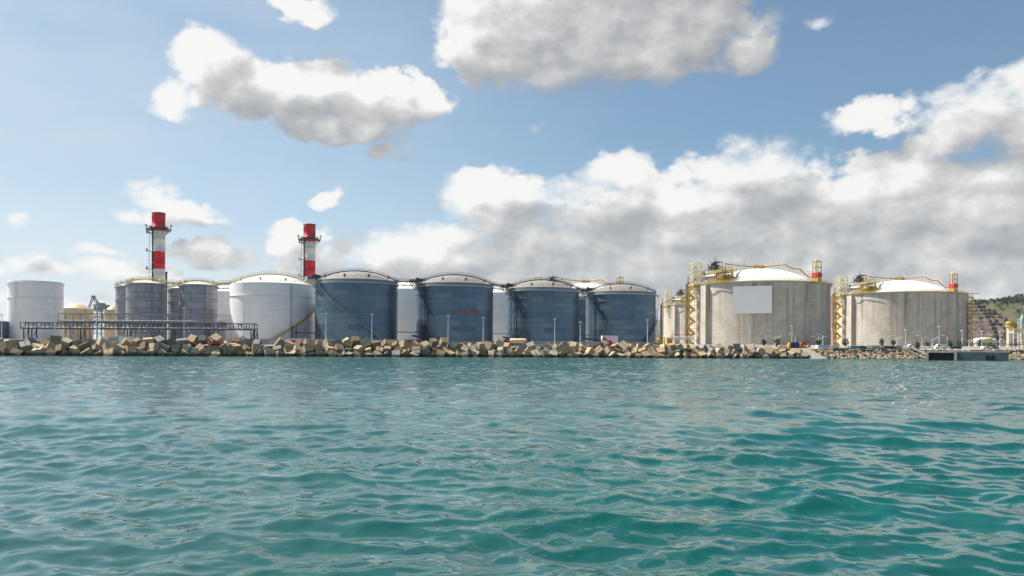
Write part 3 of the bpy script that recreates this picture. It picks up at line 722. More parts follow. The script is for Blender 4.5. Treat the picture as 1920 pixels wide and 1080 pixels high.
# ------------------------------------------------------------------ LNG tanks
def lattice(mb, a, w, d, H, lev, rz=0, t=0.25, diag=True):
    """open steel tower; a = base centre"""
    R = Matrix.Rotation(rz, 3, 'Z'); a = Vector(a)
    cs = [R @ Vector((sx*w/2, sy*d/2, 0))+a for sx, sy in ((-1, -1), (1, -1), (1, 1), (-1, 1))]
    up = Vector((0, 0, 1))
    for p in cs: mb.beam(p, p+up*H, t*1.3)
    for k in range(lev+1):
        z = H*k/lev
        for i in range(4):
            mb.beam(cs[i]+up*z, cs[(i+1) % 4]+up*z, t)
            if diag and k < lev:
                z2 = H*(k+1)/lev
                p, q = (cs[i], cs[(i+1) % 4]) if (k+i) % 2 else (cs[(i+1) % 4], cs[i])
                mb.beam(p+up*z, q+up*z2, t*.7)
def zigzag(mb, base, along, out, Lw, z0, z1, flight):
    """switchback stairs: alternating flights with landings"""
    z = z0; k = 0; up = Vector((0, 0, 1)); base = Vector((base.x, base.y, 0))
    while z+flight <= z1+.1:
        s = 1 if k % 2 else -1
        a = base-along*(Lw/2*s)+up*z; b = base+along*(Lw/2*s)+up*(z+flight)
        o = out*(0.8 if k % 2 else -0.8)
        for w in (-.55, .55):
            mb.beam(a+o+out*w, b+o+out*w, 0.22, 0.95)
            mb.beam(a+o+out*w+up*1.15, b+o+out*w+up*1.15, 0.17)
            mb.beam(a+o+out*w+up*.6, b+o+out*w+up*.6, 0.07)
            for q in (0, .25, .5, .75, 1): p = a+(b-a)*q+o+out*w; mb.beam(p, p+up*1.15, .08)
        n = 9
        for i in range(n): p = a+(b-a)*(i+.5)/n+o; mb.beam(p-out*.5, p+out*.5, .32, .08)
        l = b+along*(0.8*s)
        mb.beam(l-out*1.6, l+out*1.6, 2.0, 0.3)
        for w in (0.55, 1.1): mb.beam(l+along*.8*s-out*1.5+up*w, l+along*.8*s+out*1.5+up*w, 0.09); mb.beam(l-along*.8*s+out*1.5+up*w, l+along*.8*s+out*1.5+up*w, 0.09)
        mb.beam(l+along*.8*s+out*1.5, l+along*.8*s+out*1.5+up*1.1, .1); mb.beam(l+along*.8*s-out*1.5, l+along*.8*s-out*1.5+up*1.1, .1)
        z += flight; k += 1
def lng(label, x, y, R=42.0, ztop=42.5, full=True, panel=False, left_rack=True, thP=-54, thS=-60, thB=-43, thT=56, rightstair=False, seedv=1, group='concrete gas tanks with white domes'):
    rnd = random.Random(seedv)
    t = empty('concrete_tank', (x, y, Z0), label, 'gas tank', group); c, rt = frame_for(x, y); H = ztop-Z0; up = Vector((0, 0, 1))
    def q(th, r, z): a = math.radians(th); return (c*math.cos(a)+rt*math.sin(a))*r+up*z
    def rad(th): a = math.radians(th); return c*math.cos(a)+rt*math.sin(a)
    def tan(th): a = math.radians(th); return -c*math.sin(a)+rt*math.cos(a)
    mb = MB(); mb.lathe([(R, 0), (R, H)], 160, uvR=R); mb.build('wall', M_LNG, t)
    mb = MB(); mb.lathe([(R, H), (R+.35, H+.02), (R+.35, H+0.9), (R-3, H+0.9), (R-3.0, H+.5)], 128, smooth=False); mb.build('ring_beam', M_QUAY, t)
    mb = MB(); mb.lathe(dome_prof(R-3.2, 11.2, H+0.6, 18), 96, uvR=1.0); mb.build('dome', M_ROOFW, t)
    for th in (thB-3.2, thB+90, thB+180, thB-90-6):
        o = MB(); p = q(th, R+0.6, 0); a = rad(th); o.box(p+up*(H/2-.2), (4.6, 3.4, H-.4), rz=math.atan2(a.y, a.x)+PI/2)
        for f in range(len(o.f)): o.uv[f] = [(0+f*7, 0), (4.6+f*7, 0), (4.6+f*7, H), (f*7, H)] if f > 1 else [(0, 0), (4, 0), (4, 3), (0, 3)]
        o.build('buttress', M_LNG, t)
    # rim gallery
    mb = MB(); mb.lathe([(R+.36, H+.95), (R+1.3, H+.95), (R+1.3, H+1.1), (R+.36, H+1.1)], 128, smooth=False)
    n = 90
    for i in range(n):
        a = 2*PI*i/n; d = Vector((math.cos(a), math.sin(a), 0)); mb.beam(d*(R+1.2)+up*(H+.95), d*(R+.05)+up*(H-.7), 0.12)
    gal = mb.build('rim_gallery', M_YELP, t)
    mb = MB(); railing(mb, circ(R+1.25, H+1.1, 120), h=1.2, r=0.055, closed=True); mb.build('railing', M_YEL, gal); mb = MB(); railing(mb, circ(R-1.5, H+.9, 100), h=1.2, r=.05, closed=True); mb.build('railing', M_YEL, gal)
    # top platform with pump columns
    rz = math.atan2(tan(thP+8).y, tan(thP+8).x)
    pc = q(thP+8, R-7.5, H+1.0); ta = tan(thP+8); ra = rad(thP+8)
    mb = MB()
    for lev in (3.2, 6.4): mb.box(pc+up*lev, (21, 9, 0.3), rz=rz)
    for i in range(-5, 6):
        for s in (-4.3, 4.3): p = pc+ta*i*2.05+ra*s; mb.beam(p-up*1.0, p+up*(6.5 if abs(i) > 1 else 9), 0.28)
        if i < 5: mb.beam(pc+ta*i*2.05+ra*4.3+up*(3.2 if i % 2 else 0), pc+ta*(i+1)*2.05+ra*4.3+up*(0 if i % 2 else 3.2), .16)
    lattice(mb, pc+ta*8+up*0, 5, 6, 9.5, 4, rz, .22)
    lattice(mb, pc+ta*11.5+up*0-ra*2, 3.4, 4, 7.5, 3, rz, .2)
    pl = mb.build('pump_platform', M_YEL, t)
    mb = MB(); e = [pc+ta*(-10.5+1.5*i)+ra*4.5+up*6.5 for i in range(15)]; railing(mb, e, h=1.2, r=.06); e = [pc+ta*(-10.5+1.5*i)+ra*4.5+up*3.3 for i in range(15)]; railing(mb, e, h=1.2, r=.06)
    e = [pc+ta*(-10.5+1.5*i)-ra*4.5+up*6.5 for i in range(15)]; railing(mb, e, h=1.2, r=.06); mb.build('railing', M_YELP, pl)
    for i in range(5):    # candy cane pump risers
        o = MB(); p = pc+ta*(-3.0+1.9*i)+ra*2.6; pts = [p-up*.5, p+up*6.2]
        for k in range(1, 7): a = PI*k/6; pts.append(p+up*(6.2+math.sin(a)*.9)+ra*(.9-math.cos(a)*.9)) 
        pts.append(pts[-1]-up*5.0); o.path(pts, 0.34, 8); o.build('pump_riser', M_STEELL, t)
    mb = MB(); mb.tube(pc-ta*6.5+ra*4.9+up*4.6, pc+ta*5+ra*4.9+up*4.6, .62, 12)
    mb.path([pc-ta*6.5+ra*4.9+up*4.6, pc-ta*7.4+ra*4.9+up*3.8, pc-ta*7.4+ra*4.9-up*0.5], .62, 12); mb.tube(pc-ta*9+up*7.6, pc+ta*6+up*7.3, .4, 10); mb.build('header_pipe', M_STEELL, t)
    mb = MB()
    for k in range(26):
        p = pc+ta*rnd.uniform(-9, 12)+ra*rnd.uniform(-4, 4)+up*rnd.choice((.9, 4.2, 7.3)); mb.box(p, (rnd.uniform(.5, 2.2), rnd.uniform(.5, 1.8), rnd.uniform(.5, 2.0)), rz=rz)
    mb.box(pc-ta*6.0+up*4.9, (3.0, 5, 2.8), rz=rz); mb.build('machinery', M_STEEL, t)
    o = MB(); o.box(pc-ta*4.4+up*8.8, (5.5, 5, 0.3), rz=rz); lattice(o, pc-ta*0.6+up*7, 6.8, 5, 6, 2, rz, .28); o.box(pc-ta*1.2+up*10.0, (4.6, 3.6, 2.6), rz=rz); o.box(pc-ta*1.9+up*12.4, (3.0, 2.2, 1.6), rz=rz); o.box(pc-ta*.6+up*13.2, (6.8, 4.6, .3), rz=rz)
    for k in (-3, 0, 2.6): o.beam(pc-ta*(.6-k*.3)+up*13, pc-ta*(.6-k*.3)+up*(15+abs(k)*.6), .14)
    o.build('hoist_house', M_STEELD, t)
    # lattice tower above the stair
    stc = q(thS, R+4.0, 0)
    mb = MB(); lattice(mb, q(thS, R+1.0, H+.5), 6.0, 5.0, 13.5, 5, math.atan2(tan(thS).y, tan(thS).x), .3)
    lattice(mb, q(thS, R+1.5, H-4.5), 5.4, 4.0, 5, 2, math.atan2(tan(thS).y, tan(thS).x), .25)
    mb.beam(q(thS, R+1.0, H+14)-ta*4, q(thS, R-2, H+13.4)+ta*12, .4); mb.build('hoist_tower', M_YELP, t)
    if full:
        mb = MB(); al = (rt*.96+c*.28).normalized(); ou = Vector((al.y, -al.x, 0))
        nfl = 10; zigzag(mb, stc, al, ou, 3.9, 0.3, H-.5, (H-1)/nfl)
        mb.build('stair_tower', M_YEL, t)
        mb = MB()
        for sx in (-3.2,):
            for sy in (-1.8, 1.8): p = stc+al*sx+ou*sy; mb.beam(p, p+up*(H+1), .22)
        for k in range(nfl):
            z = (k+1)*(H-1)/nfl; mb.beam(stc-al*3.2+up*z-ou*1.8, stc-al*3.2+up*z+ou*1.8, .16); mb.beam(stc+up*z, q(thS, R, z), .18)
        mb.build('stair_frame', M_YELP, t)
    if left_rack:
        mb = MB(); p = q(-88, R+1.8, 0); mb.tube(p+c*3, p+c*3+up*(H+2.5), .85, 12); mb.path([p+c*3+up*(H+2.5), q(-80, R-2, H+5), pc-ta*8+up*6], .6, 10)
        for z in np.arange(3, H, 5): mb.beam(p+c*3+up*z, q(-84, R, z), .3)
        mb.build('blue_pipe', M_PIPEB, t)
        mb = MB(); p2 = q(-85, R+1.0, 0)+c*3; mb.tube(p2, p2+up*(H+7.5), .34, 8); mb.tube(p2+rt*1.0, p2+rt*1.0+up*(H+3), .2, 8)
        mb.build('red_pipe', M_REDB, t)
    # pipe run over the dome
    ztop2 = H+12.9
    tw_ = q(thT, R-2.5, H)
    path = [pc+ta*9+up*8.5, pc*0.45+up*(ztop2*.55)*0+up*ztop2*1.0-up*pc.z*.45+Vector((0, 0, 0)), up*ztop2]
    path[1] = Vector((pc.x*.5, pc.y*.5, ztop2))
    path[0] = Vector(((pc+ta*8).x, (pc+ta*8).y, ztop2-.4))
    tt = Vector((tw_.x, tw_.y, 0))
    path += [tt*.48+up*ztop2, tt*.60+up*(ztop2-2.6), tt*.72+up*(ztop2-3.3), tt*.86+up*(H+4.6), tt*.97+up*(H+3.6)]
    mb = MB(); sd = Vector((c.x, c.y, 0))*0.7
    for k in (-1, 0, 1):
        mb.path([p+sd*k for p in path], 0.24, 6)
    mb.build('dome_pipe_run', M_REDB, t)
    mb = MB()
    for a, b in zip(path[:-1], path[1:]):
        n = max(2, int((b-a).length/2.6))
        railing(mb, [a+(b-a)*i/n+sd*1.5+up*.1 for i in range(n+1)], h=1.1, r=.06)
        for i in range(0, n, 2):
            p = a+(b-a)*i/n; r_ = math.hypot(p.x, p.y); zz = H+.6+11.2*(1-(min(r_, R-3.2)/(R-3.2))**2)
            mb.beam(p+sd, Vector((p.x, p.y, zz))+sd, .18); mb.beam(p+sd-up*.3, p-sd-up*.3, .16)
        mb.beam(a-up*.35, b-up*.35, 1.6, .1)
    mb.build('dome_walkway', M_YELP, t)
    mb = MB(); mb.lathe([(3.6, ztop2-.8), (3.6, ztop2-.3), (0.1, ztop2-.3)], 20); railing(mb, circ(3.5, ztop2-.3, 14), h=1.2, r=.07, closed=True)
    for k in range(6): a = k*1.05; mb.tube((2.1*math.cos(a), 2.1*math.sin(a), ztop2-3), (2.1*math.cos(a), 2.1*math.sin(a), ztop2+rnd.uniform(.8, 2.2)), .4, 8)
    mb.build('dome_platform', M_YEL, t)
    # lightning rods round the dome
    mb = MB()
    for k in range(12):
        a = 2*PI*k/12+.3; mb.tube((20*math.cos(a), 20*math.sin(a), H+8.6), (20*math.cos(a), 20*math.sin(a), H+16), .07, 5)
    for k in range(-2, 3): mb.tube(rt*(k*8.5)+up*(ztop2), rt*(k*8.5)+up*(ztop2+5.5), .08, 5)
    mb.build('lightning_rods', M_STEEL, t)
    # valve tower at the right of the rim
    mb = MB(); tb = q(thT, R-2.5, H+.9); rz2 = math.atan2(tan(thT).y, tan(thT).x)
    mb.box(tb+up*1.3, (4.2, 3.6, 2.4), rz=rz2); lattice(mb, tb+up*2.4, 3.6, 3.2, 10, 3, rz2, .34, diag=False); mb.box(tb+up*12.2, (3.9, 3.4, .25), rz=rz2); mb.box(tb+up*8.8, (3.7, 3.2, .22), rz=rz2)
    mb.beam(tb+up*7+tan(thT)*1.5, tb+up*4.5+tan(thT)*7, .2); mb.beam(tb+up*4.7+tan(thT)*3, tb+up*4.7+tan(thT)*8, .16)
    vt = mb.build('valve_tower', M_YEL, t)
    mb = MB(); mb.box(tb+up*4.3, (4.4, 3.9, 2.6), rz=rz2); mb.build('red_cabinet', M_RED, vt)
    mb = MB(); mb.tube(tb-tan(thT)*1.6+up*2, tb-tan(thT)*1.6+up*12.6, .3, 8); mb.lathe([(0.02, 1.5), (.6, 1.2), (.75, .6), (.4, 0)], 12, c=tuple(tb-tan(thT)*.9+up*12.3)); mb.beam(tb-tan(thT)*2.3+up*2, tb-tan(thT)*2.3+up*17, .14); mb.build('relief_valve', M_STEELL, vt)
    # wandering conduit high on the wall
    mb = MB(); pts = []
    for th, z in ((-40, H-5.2), (-37, H-5.6), (-33, H-3.6), (-30, H-3.4), (-24, H-4.3), (-14, H-5.6)): pts.append(q(th, R+.35, z))
    mb.path(pts, .18, 6); mb.path([q(-54, R+.3, H-3.5), q(-51, R+.3, H-2.2), q(-45.5, R+.3, H-3.6)], .15, 6); mb.build('wall_conduit', M_STEEL, t)
    if panel:
        mb = MB(); th = -4.6; a = rad(th); p = q(th, R+0.6, 0); zc = (Zof(1414, 536, 460)+Zof(1414, 587, 460))/2-Z0
        mb.box(p+up*zc, (21.6, 0.35, 15.8), rz=math.atan2(a.y, a.x)+PI/2)
        pn = mb.build('blank_sign_panel', M_PANEL, t)
        mb = MB(); ta2 = tan(th)
        mb.beam(p+ta2*4.3+a*.19+up*(zc-7.9), p+ta2*4.3+a*.19+up*(zc+7.9), .05); 
        for s in (-8, 0, 8): mb.beam(p-a*.2+ta2*s+up*(zc+5), q(th, R-1, zc+5)+ta2*s, .3)
        mb.build('panel_joint', M_STEEL, pn)
    if rightstair:
        mb = MB(); p = q(86, R+2.0, 0); lattice(mb, p, 2.6, 2.6, H+1, 16, 0, .16); mb.box(p+up*(H+1)+rt*2, (7, 3, .25)); 
        for k in range(16): mb.box(p+up*(H+1)*k/16+c*.5, (2.4, 2.2, .14))
        for k in range(6): mb.box(p+up*(H-2-k*2.2)+rt*1.6, (1.8, .5, .9))
        mb.build('escape_stair', M_YEL, t)
        mb = MB(); mb.tube(p-rt*1.2, p-rt*1.2+up*H, .3, 8); mb.build('red_pipe', M_REDB, t)
    return t, c, rt
LG = lng('large concrete tank with blank pale sign panel hung on its wall', *pos(17.11, 525), panel=True, seedv=3)
LG2 = lng('rightmost large concrete tank, green hill showing at its right edge', *pos(25.83, 640), seedv=5, rightstair=True)
LG0 = lng('concrete tank half hidden behind the left side of the panel tank', *pos(13.9, 752), full=False, seedv=8)
LG3 = lng('concrete tank whose white dome rises behind the third and last silver tanks', PXL(1098, 615), 615, full=False, left_rack=False, thT=38, thP=-52, seedv=9)
# pipe and stair tower between the two large tanks
x = PXL(1562.5, 600); t = empty('pipe_tower', (x, 600, Z0), 'tall narrow lattice pipe tower between the two large concrete tanks', 'pipe tower')
mb = MB(); lattice(mb, (0, 0, 0), 4.0, 4.0, 40, 16, 0, .34); 
for k in range(16): mb.box((0, 0, 38*k/16+.05), (3.6, 3.6, .16))
mb.build('lattice_frame', M_YELP, t)
mb = MB(); mb.tube((-.9, 2.6, 0), (-.9, 2.6, 38), .6, 10); mb.tube((.9, 2.9, 0), (.9, 2.9, 40), .6, 10); mb.build('blue_pipe', M_PIPEB, t)
mb = MB(); mb.tube((-2.3, -1, 0), (-2.3, -1, 39), .3, 8); mb.tube((2.4, -1, 0), (2.4, -1, 39), .35, 8); mb.build('red_pipe', M_REDB, t)

# ------------------------------------------------------------------ breakwater blocks
def block_mesh(var, seedv):
    import bmesh
    bm = bmesh.new(); rnd = random.Random(seedv)
    bmesh.ops.create_cube(bm, size=1.0)
    bmesh.ops.bevel(bm, geom=bm.edges[:], offset=0.025, segments=2, affect='EDGES')
    for v in bm.verts: v.co += Vector((rnd.uniform(-1, 1), rnd.uniform(-1, 1), rnd.uniform(-1, 1)))*0.008
    for f in bm.faces: f.material_index = 0
    def ins(c, d):
        r = bmesh.ops.create_cube(bm, size=1.0)
        for v in r['verts']: v.co = Vector((v.co.x*d[0], v.co.y*d[1], v.co.z*d[2]))+Vector(c)
        for f in set(f for v in r['verts'] for f in v.link_faces): f.material_index = 1
    if var in (0, 2):
        for s in (-.2, .2): ins((s, 0, .5), (.10, .10, .012)); ins((s, -.5, 0.05), (.10, .012, .10))
    if var in (1, 2): ins((.5, 0, 0.04), (.012, .96, .07)); ins((-.5, 0, .04), (.012, .96, .07)); ins((0, .5, .04), (.96, .012, .07))
    if var == 1: ins((0, 0, .5), (.96, .06, .012))
    me = bpy.data.meshes.new('concrete_block'); bm.to_mesh(me); bm.free(); return me
def block_mat(name, base):
    m, n, b = principled(name)
    t = n.new('ShaderNodeTexCoord').outputs['Object']; oi = n.new('ShaderNodeObjectInfo').outputs['Random']
    p = n.vmath('ADD', t, n.vmath('SCALE', (13.1, 7.7, 3.3), scale=oi))
    f = n.noise(p, 2.2, 7, 0.65); f2 = n.noise(p, 9.0, 5, 0.6)
    c = n.vmath('SCALE', tuple(base), scale=n.ss(f, 0.3, 0.7, 0.72, 1.12, smooth=False))
    c = n.mix(n.ss(n.math('ADD', n.math('MULTIPLY', f2, .5), n.math('MULTIPLY', n.noise(p, 1.1, 4, .6), .5)), 0.48, 0.66, 0, 0.75), c, (0.13, 0.10, 0.07, 1))
    c = n.vmath('SCALE', c, scale=n.math('ADD', 0.82, n.math('MULTIPLY', oi, 0.3)))
    # green-black tide line: wet growth up to half a metre above the sea
    z = n.new('ShaderNodeSeparateXYZ'); n.link(n.new('ShaderNodeNewGeometry').outputs['Position'], z.inputs[0])
    wet = n.ss(n.math('ADD', z.outputs[2], n.math('MULTIPLY', n.math('SUBTRACT', f, 0.5), 1.2)), 0.55, 1.5, 0.9, 0.0)
    c = n.mix(wet, c, (0.025, 0.028, 0.02, 1))
    n.link(c, b.inputs['Base Color']); b.inputs['Roughness'].default_value = 0.9; b.inputs['Specular IOR Level'].default_value = 0.2
    bn = n.new('ShaderNodeBump'); bn.inputs['Strength'].default_value = 0.5; bn.inputs['Distance'].default_value = 0.06
    n.link(f2, bn.inputs['Height']); n.link(bn.outputs[0], b.inputs['Normal'])
    return m
BM = {'pale': block_mat('block_pale', (0.47, 0.385, 0.26)), 'tan': block_mat('block_tan', (0.41, 0.31, 0.19)), 'grey': block_mat('block_grey', (0.25, 0.255, 0.24)), 'brown': block_mat('block_brown', (0.27, 0.20, 0.125))}
M_HOLE_SHADE = mat('block_recess_shade', (0.05, 0.045, 0.04), 0.95)  # near-black slabs on the faces: painted shade of lifting holes and grooves
bmeshes = {}
for k, m_ in BM.items():
    for v in range(4):
        me = block_mesh(v, v*7+3); me.materials.append(m_); me.materials.append(M_HOLE_SHADE); bmeshes[(k, v)] = me
SEG = [(-60, 118, 'the leftmost white tank'), (118, 213, 'the beige tanks'), (213, 311, 'the left chimney'), (311, 430, 'the right grey tank'), (430, 512, "the white domed tank's left half"),
       (512, 590, 'the yellow spiral stair'), (590, 668, "the first silver tank's left half"), (668, 745, "the first silver tank's right half"), (745, 851, 'the purple grey plate'),
       (851, 948, "the second silver tank's right half"), (948, 1022, 'the tanker truck'), (1022, 1098, "the third silver tank's right half"), (1098, 1164, 'the white site cabin'),
       (1164, 1243, "the last silver tank's right half"), (1243, 1335, 'the yellow stair tower'), (1335, 1425, 'the blank sign panel'), (1425, 1530, "the panel tank's right half")]
ORD = ['first', 'second', 'third', 'fourth', 'fifth', 'sixth', 'seventh', 'eighth', 'ninth', 'tenth', 'eleventh', 'twelfth', 'thirteenth', 'fourteenth', 'fifteenth']
rb = random.Random(21); blocks = []
ROWS = (('waterline', 0.2, 0.35, 3.25), ('middle', 2.6, 2.2, 3.35), ('top', 5.4, 4.0, 3.3))
for rn, off, zc, stp in ROWS:
    x = -174+rb.uniform(0, 2)
    while x < (116 if rn != 'top' else 112):
        sc = rb.uniform(2.2, 3.35); k = 1.0-0.12*max(0, x)/116
        tall = np.interp(x, [-174, -120, -60, 0, 60, 113], [0.1, 0.35, 0.25, -.1, -.2, -.4])
        if not (rn == 'top' and rb.random() < 0.10):
            y = shore(x)+off+rb.uniform(-.9, .9); z = zc+rb.uniform(-.45, .45)+tall*(zc/4)
            if rn == 'top' and (-112 < x < -95 or -32 < x < -24 or -60 < x < -52): z += 1.1
            blocks.append((rn, x, y, z, sc*k))
        x += stp*rb.uniform(.88, 1.12)
counts = {}
blocks.sort(key=lambda b: b[1]/b[2])
for rn, x, y, z, sc in blocks:
    px = PX0+F*x/y; px = max(px, -59)
    seg = next((s for s in SEG if s[0] <= px < s[1]), SEG[-1]); key = (rn, seg[2]); counts[key] = counts.get(key, 0)+1
    tone = rb.choices(['pale', 'tan', 'grey', 'brown'], [4, 3, 2.2, 1.8])[0]; v = rb.randrange(4)
    o = bpy.data.objects.new('concrete_block', bmeshes[(tone, v)]); COL.objects.link(o)
    o.location = (x, y, z); o.rotation_euler = (rb.gauss(0, .62), rb.gauss(0, .62), rb.uniform(0, PI)); o.scale = (sc*rb.uniform(.92, 1.15), sc, sc*rb.uniform(.88, 1.0))
    tag(o, '%s concrete cube, %s from left in %s row below %s' % (tone, ORD[counts[key]-1], rn, seg[2]), 'concrete block', 'concrete cubes piled along the breakwater')
print('blocks', len(blocks))

# riprap of natural rock on the right
def rocks(name, spans, n, smin, smax, seedv):
    import bmesh
    rnd = random.Random(seedv); bm0 = bmesh.new(); bmesh.ops.create_icosphere(bm0, subdivisions=1, radius=1)
    base = [v.co.copy() for v in bm0.verts]; faces = [tuple(v.index for v in f.verts) for f in bm0.faces]; bm0.free()
    mb = MB()
    for i in range(n):
        a, b = rnd.choices(spans, [q[1]-q[0] for q in spans])[0]
        x = rnd.uniform(a, b); h = rnd.uniform(0, 1); y = shore(x)-.6+h*8; z = -.2+h*3.7; s = rnd.uniform(smin, smax)
        R = Matrix.Rotation(rnd.uniform(0, 6), 3, 'Z') @ Matrix.Rotation(rnd.uniform(0, 6), 3, 'X'); sx = Vector((rnd.uniform(.7, 1.5), rnd.uniform(.6, 1.1), rnd.uniform(.5, .9)))*s
        mb.add([R @ Vector((v.x*sx.x, v.y*sx.y, v.z*sx.z))*rnd.uniform(.78, 1.15)+Vector((x, y, z)) for v in base], faces, m=rnd.choice((0, 0, 1, 2)))
    return mb
RK = []
for nm, c in (('rock_buff', (0.36, 0.29, 0.20)), ('rock_grey', (0.20, 0.19, 0.17)), ('rock_rust', (0.34, 0.23, 0.14))):
    m_ = mat(nm, c, 0.9, var=0.5, scale=1.2, bump=.5)
    RK.append(m_)
mb = rocks('riprap', [(PXL(1500, 320), 172), (178, 330)], 1900, .4, 1.15, 4)
tag(mb.build('riprap', RK), 'bank of buff and grey boulders above the water right of the concrete cubes', 'rocks', kind='stuff')
# sloping concrete ramp
mb = MB(); xr = PXL(1502, 322); y0 = shore(xr)
vs = [(xr-4.6, y0+5.6, 4.15), (xr+2.4, y0+5.6, 4.15), (xr+7.6, y0-2.2, .0), (xr+1.0, y0-2.2, .0)]
lo = [(a, b, c-1.0) for a, b, c in vs]
mb.add(vs+lo, [(3, 2, 1, 0), (4, 5, 6, 7), (0, 1, 5, 4), (1, 2, 6, 5), (2, 3, 7, 6), (3, 0, 4, 7)])
tag(mb.build('concrete_ramp', mat('ramp_concrete', (0.33, 0.30, 0.25), .9, var=.4), None, (xr, y0, 2.0), world=True), 'smooth sloping concrete ramp between the cubes and the boulders', 'ramp')
mb = MB(); xr = PXL(1725, 324); y0 = shore(xr)
mb.beam((xr-3, y0+6.5, 4.3), (xr+1, y0-.8, 1.0), .7, .3); mb.beam((xr+1, y0+6.5, 4.3), (xr+6, y0-.8, 1.0), .25, .3)
for i in range(9): q = i/9; mb.box((xr-3+4*q, y0+6.5-7.3*q, 4.55-3.3*q), (1.3, .5, .25))
tag(mb.build('concrete_steps', M_QUAY, None, (xr, y0, 1), world=True), 'narrow concrete steps running down the boulders left of the pier', 'steps')
# pier
pb = math.radians(29.6); pr_ = 322.0
t = empty('concrete_pier', (pr_*math.sin(pb), pr_*math.cos(pb), 0), 'low concrete pier standing in the water on the right', 'pier', None, -pb)
x0, x1, x2 = -12.6, -2.9, 12.6; zt = 3.45
mb = MB(); mb.box(((x0+x1)/2, 24, zt-.35), (x1-x0, 48, .7)); mb.box((x0+.4, 24, (zt-.7)/2-1), (.8, 48, zt-.7+2)); mb.box((x1-.45, 24, (zt-.7)/2-1), (.9, 48, zt-.7+2)); mb.build('deck_frame', M_QUAY, t)
mb = MB(); mb.box(((x0+x1)/2, 3.5, zt/2-1), (x1-x0-1.7, .6, zt+.5)); mb.build('recessed_wall', M_QUAYD, t)
M_PIERF = mat('weathered_pier_face', (0.09, 0.125, 0.145), 0.85, var=.45, scale=.5)
mb = MB(); mb.box(((x1+x2)/2+.02, 24.3, (zt-.5)/2-1), (x2-x1-.05, 48, zt-.5+2)); mb.build('caisson', M_PIERF, t)
mb = MB(); mb.box(((x1+x2)/2, 24.2, zt-.3), (x2-x1-.6, 47.6, .35)); mb.build('deck_slab', M_QUAY, t)
for xx in (6.3, 7.8):
    mb = MB(); mb.box((xx, .05, 1.1), (.8, .5, 1.8)); mb.box((xx, -.3, 1.1), (.5, .25, 1.4)); mb.build('fender', M_TYRE, t)

# ------------------------------------------------------------------ low walls, fences
def wall(label, px0, px1, D, py, m, th=.4, zb=3.8, cap=True):
    a = P(px0, py, D); b = P(px1, py, D); t = empty('perimeter_wall', ((a.x+b.x)/2, D, zb), label, 'wall')
    mb = MB(); zt = (a.z+b.z)/2; mb.box(((a.x+b.x)/2, D, (zt+zb)/2), (b.x-a.x, th, zt-zb))
    n = int((b.x-a.x)/6)
    for i in range(n): xx = a.x+(i+.5)*(b.x-a.x)/n; mb.box((xx, D-th/2-.06, (zt+zb)/2-.1), (.5, .13, zt-zb-.25))
    mb.build('wall_body', m, t, world=True)
    if cap: mb = MB(); mb.box(((a.x+b.x)/2, D, zt+.07), (b.x-a.x+.1, th+.2, .14)); mb.build('coping', M_QUAY, t, world=True)
wall('low pale wall behind the cubes below the leftmost tanks', 20, 420, 288, 638, M_WALL)
wall('low pale wall running below the white domed tank and first silver tank', 425, 742, 302, 636.5, M_WALL)
wall('long pale wall in front of the second silver tank and beyond to the site cabin', 745, 1120, 322, 645.5, M_WALL)
wall('pale wall in front of the last silver tank', 1122, 1252, 338, 646.5, M_WALL)
wall('grey bund wall close below the silver tanks', 600, 1235, 330, 640.5, mat('bund_wall', (.25, .27, .31), .85), zb=4.2)
wall('pale bund wall at the foot of the panel tank', 1300, 1545, 440, 649, M_WALL, zb=4.6)
def fence(label, px0, px1, D, py, m, zb=4.0, step=2.4):
    a = PXL(px0, D); b = PXL(px1, D); zt = Zof((px0+px1)/2, py, D); t = empty('fence', ((a+b)/2, D, zb), label, 'fence'); n = max(2, int((b-a)/step))
    mb = MB()
    for i in range(n+1): mb.beam((a+(b-a)*i/n, D, zb), (a+(b-a)*i/n, D, zt), .13)
    mb.build('posts', m, t, world=True)
    mb = MB()
    for z in (zb+.25, (zb+zt)/2, zt-.1): mb.beam((a, D, z), (b, D, z), .07)
    for i in range(n*5): xx = a+(b-a)*(i+.5)/(n*5); mb.beam((xx, D, zb+.25), (xx, D, zt-.1), .035)
    mb.build('mesh_panels', m, t, world=True)
fence('dark post fence right of the containers below the rightmost concrete tank', 1690, 1752, 360, 650.5, M_STEELD, step=2.0)
fence('pale railing fence along the low quay below the panel tank', 1340, 1470, 350, 651, M_STEELL)
fence('yellow railing above the cubes right of the blank panel', 1440, 1482, 344, 652, M_YEL)
fence('thin railing fence behind the cubes below the beige tanks', 152, 260, 285, 639, M_STEELL, step=2.8)

# ------------------------------------------------------------------ lamps
def lamp_mesh(kind, h):
    parts = []
    pole = MB(); pole.tube((0, 0, 0), (0, 0, h), .20, 8, r2=.12); pole.box((0, 0, .2), (.6, .6, .4))
    heads = []
    if kind == 'post':
        hd = MB(); hd.box((0, 0, h+.15), (1.1, .7, .28)); hd.box((0, 0, h+.34), (.8, .5, .12)); heads.append(hd)
    else:
        for s in ((1,) if kind == 'arm' else (-1, 1)):
            pts = [Vector((0, 0, h-.4))]+[Vector((s*(1-math.cos(a))*-1.4, 0, h-.4+math.sin(a)*1.0)) for a in (.3, .6, .9, 1.2, 1.5)]
            if kind == 'double': pts = [Vector((0, 0, h-1.6)), Vector((s*.8, 0, h-1.1)), Vector((s*1.7, 0, h-.3)), Vector((s*2.4, 0, h))]
            pole.path(pts, .10, 6); e = pts[-1]; hd = MB(); dx_ = -s if kind == 'arm' else s
            hd.box(e+Vector((dx_*.5, 0, .05)), (1.3, .5, .25)); heads.append(hd)
    return pole, heads
LP = {}
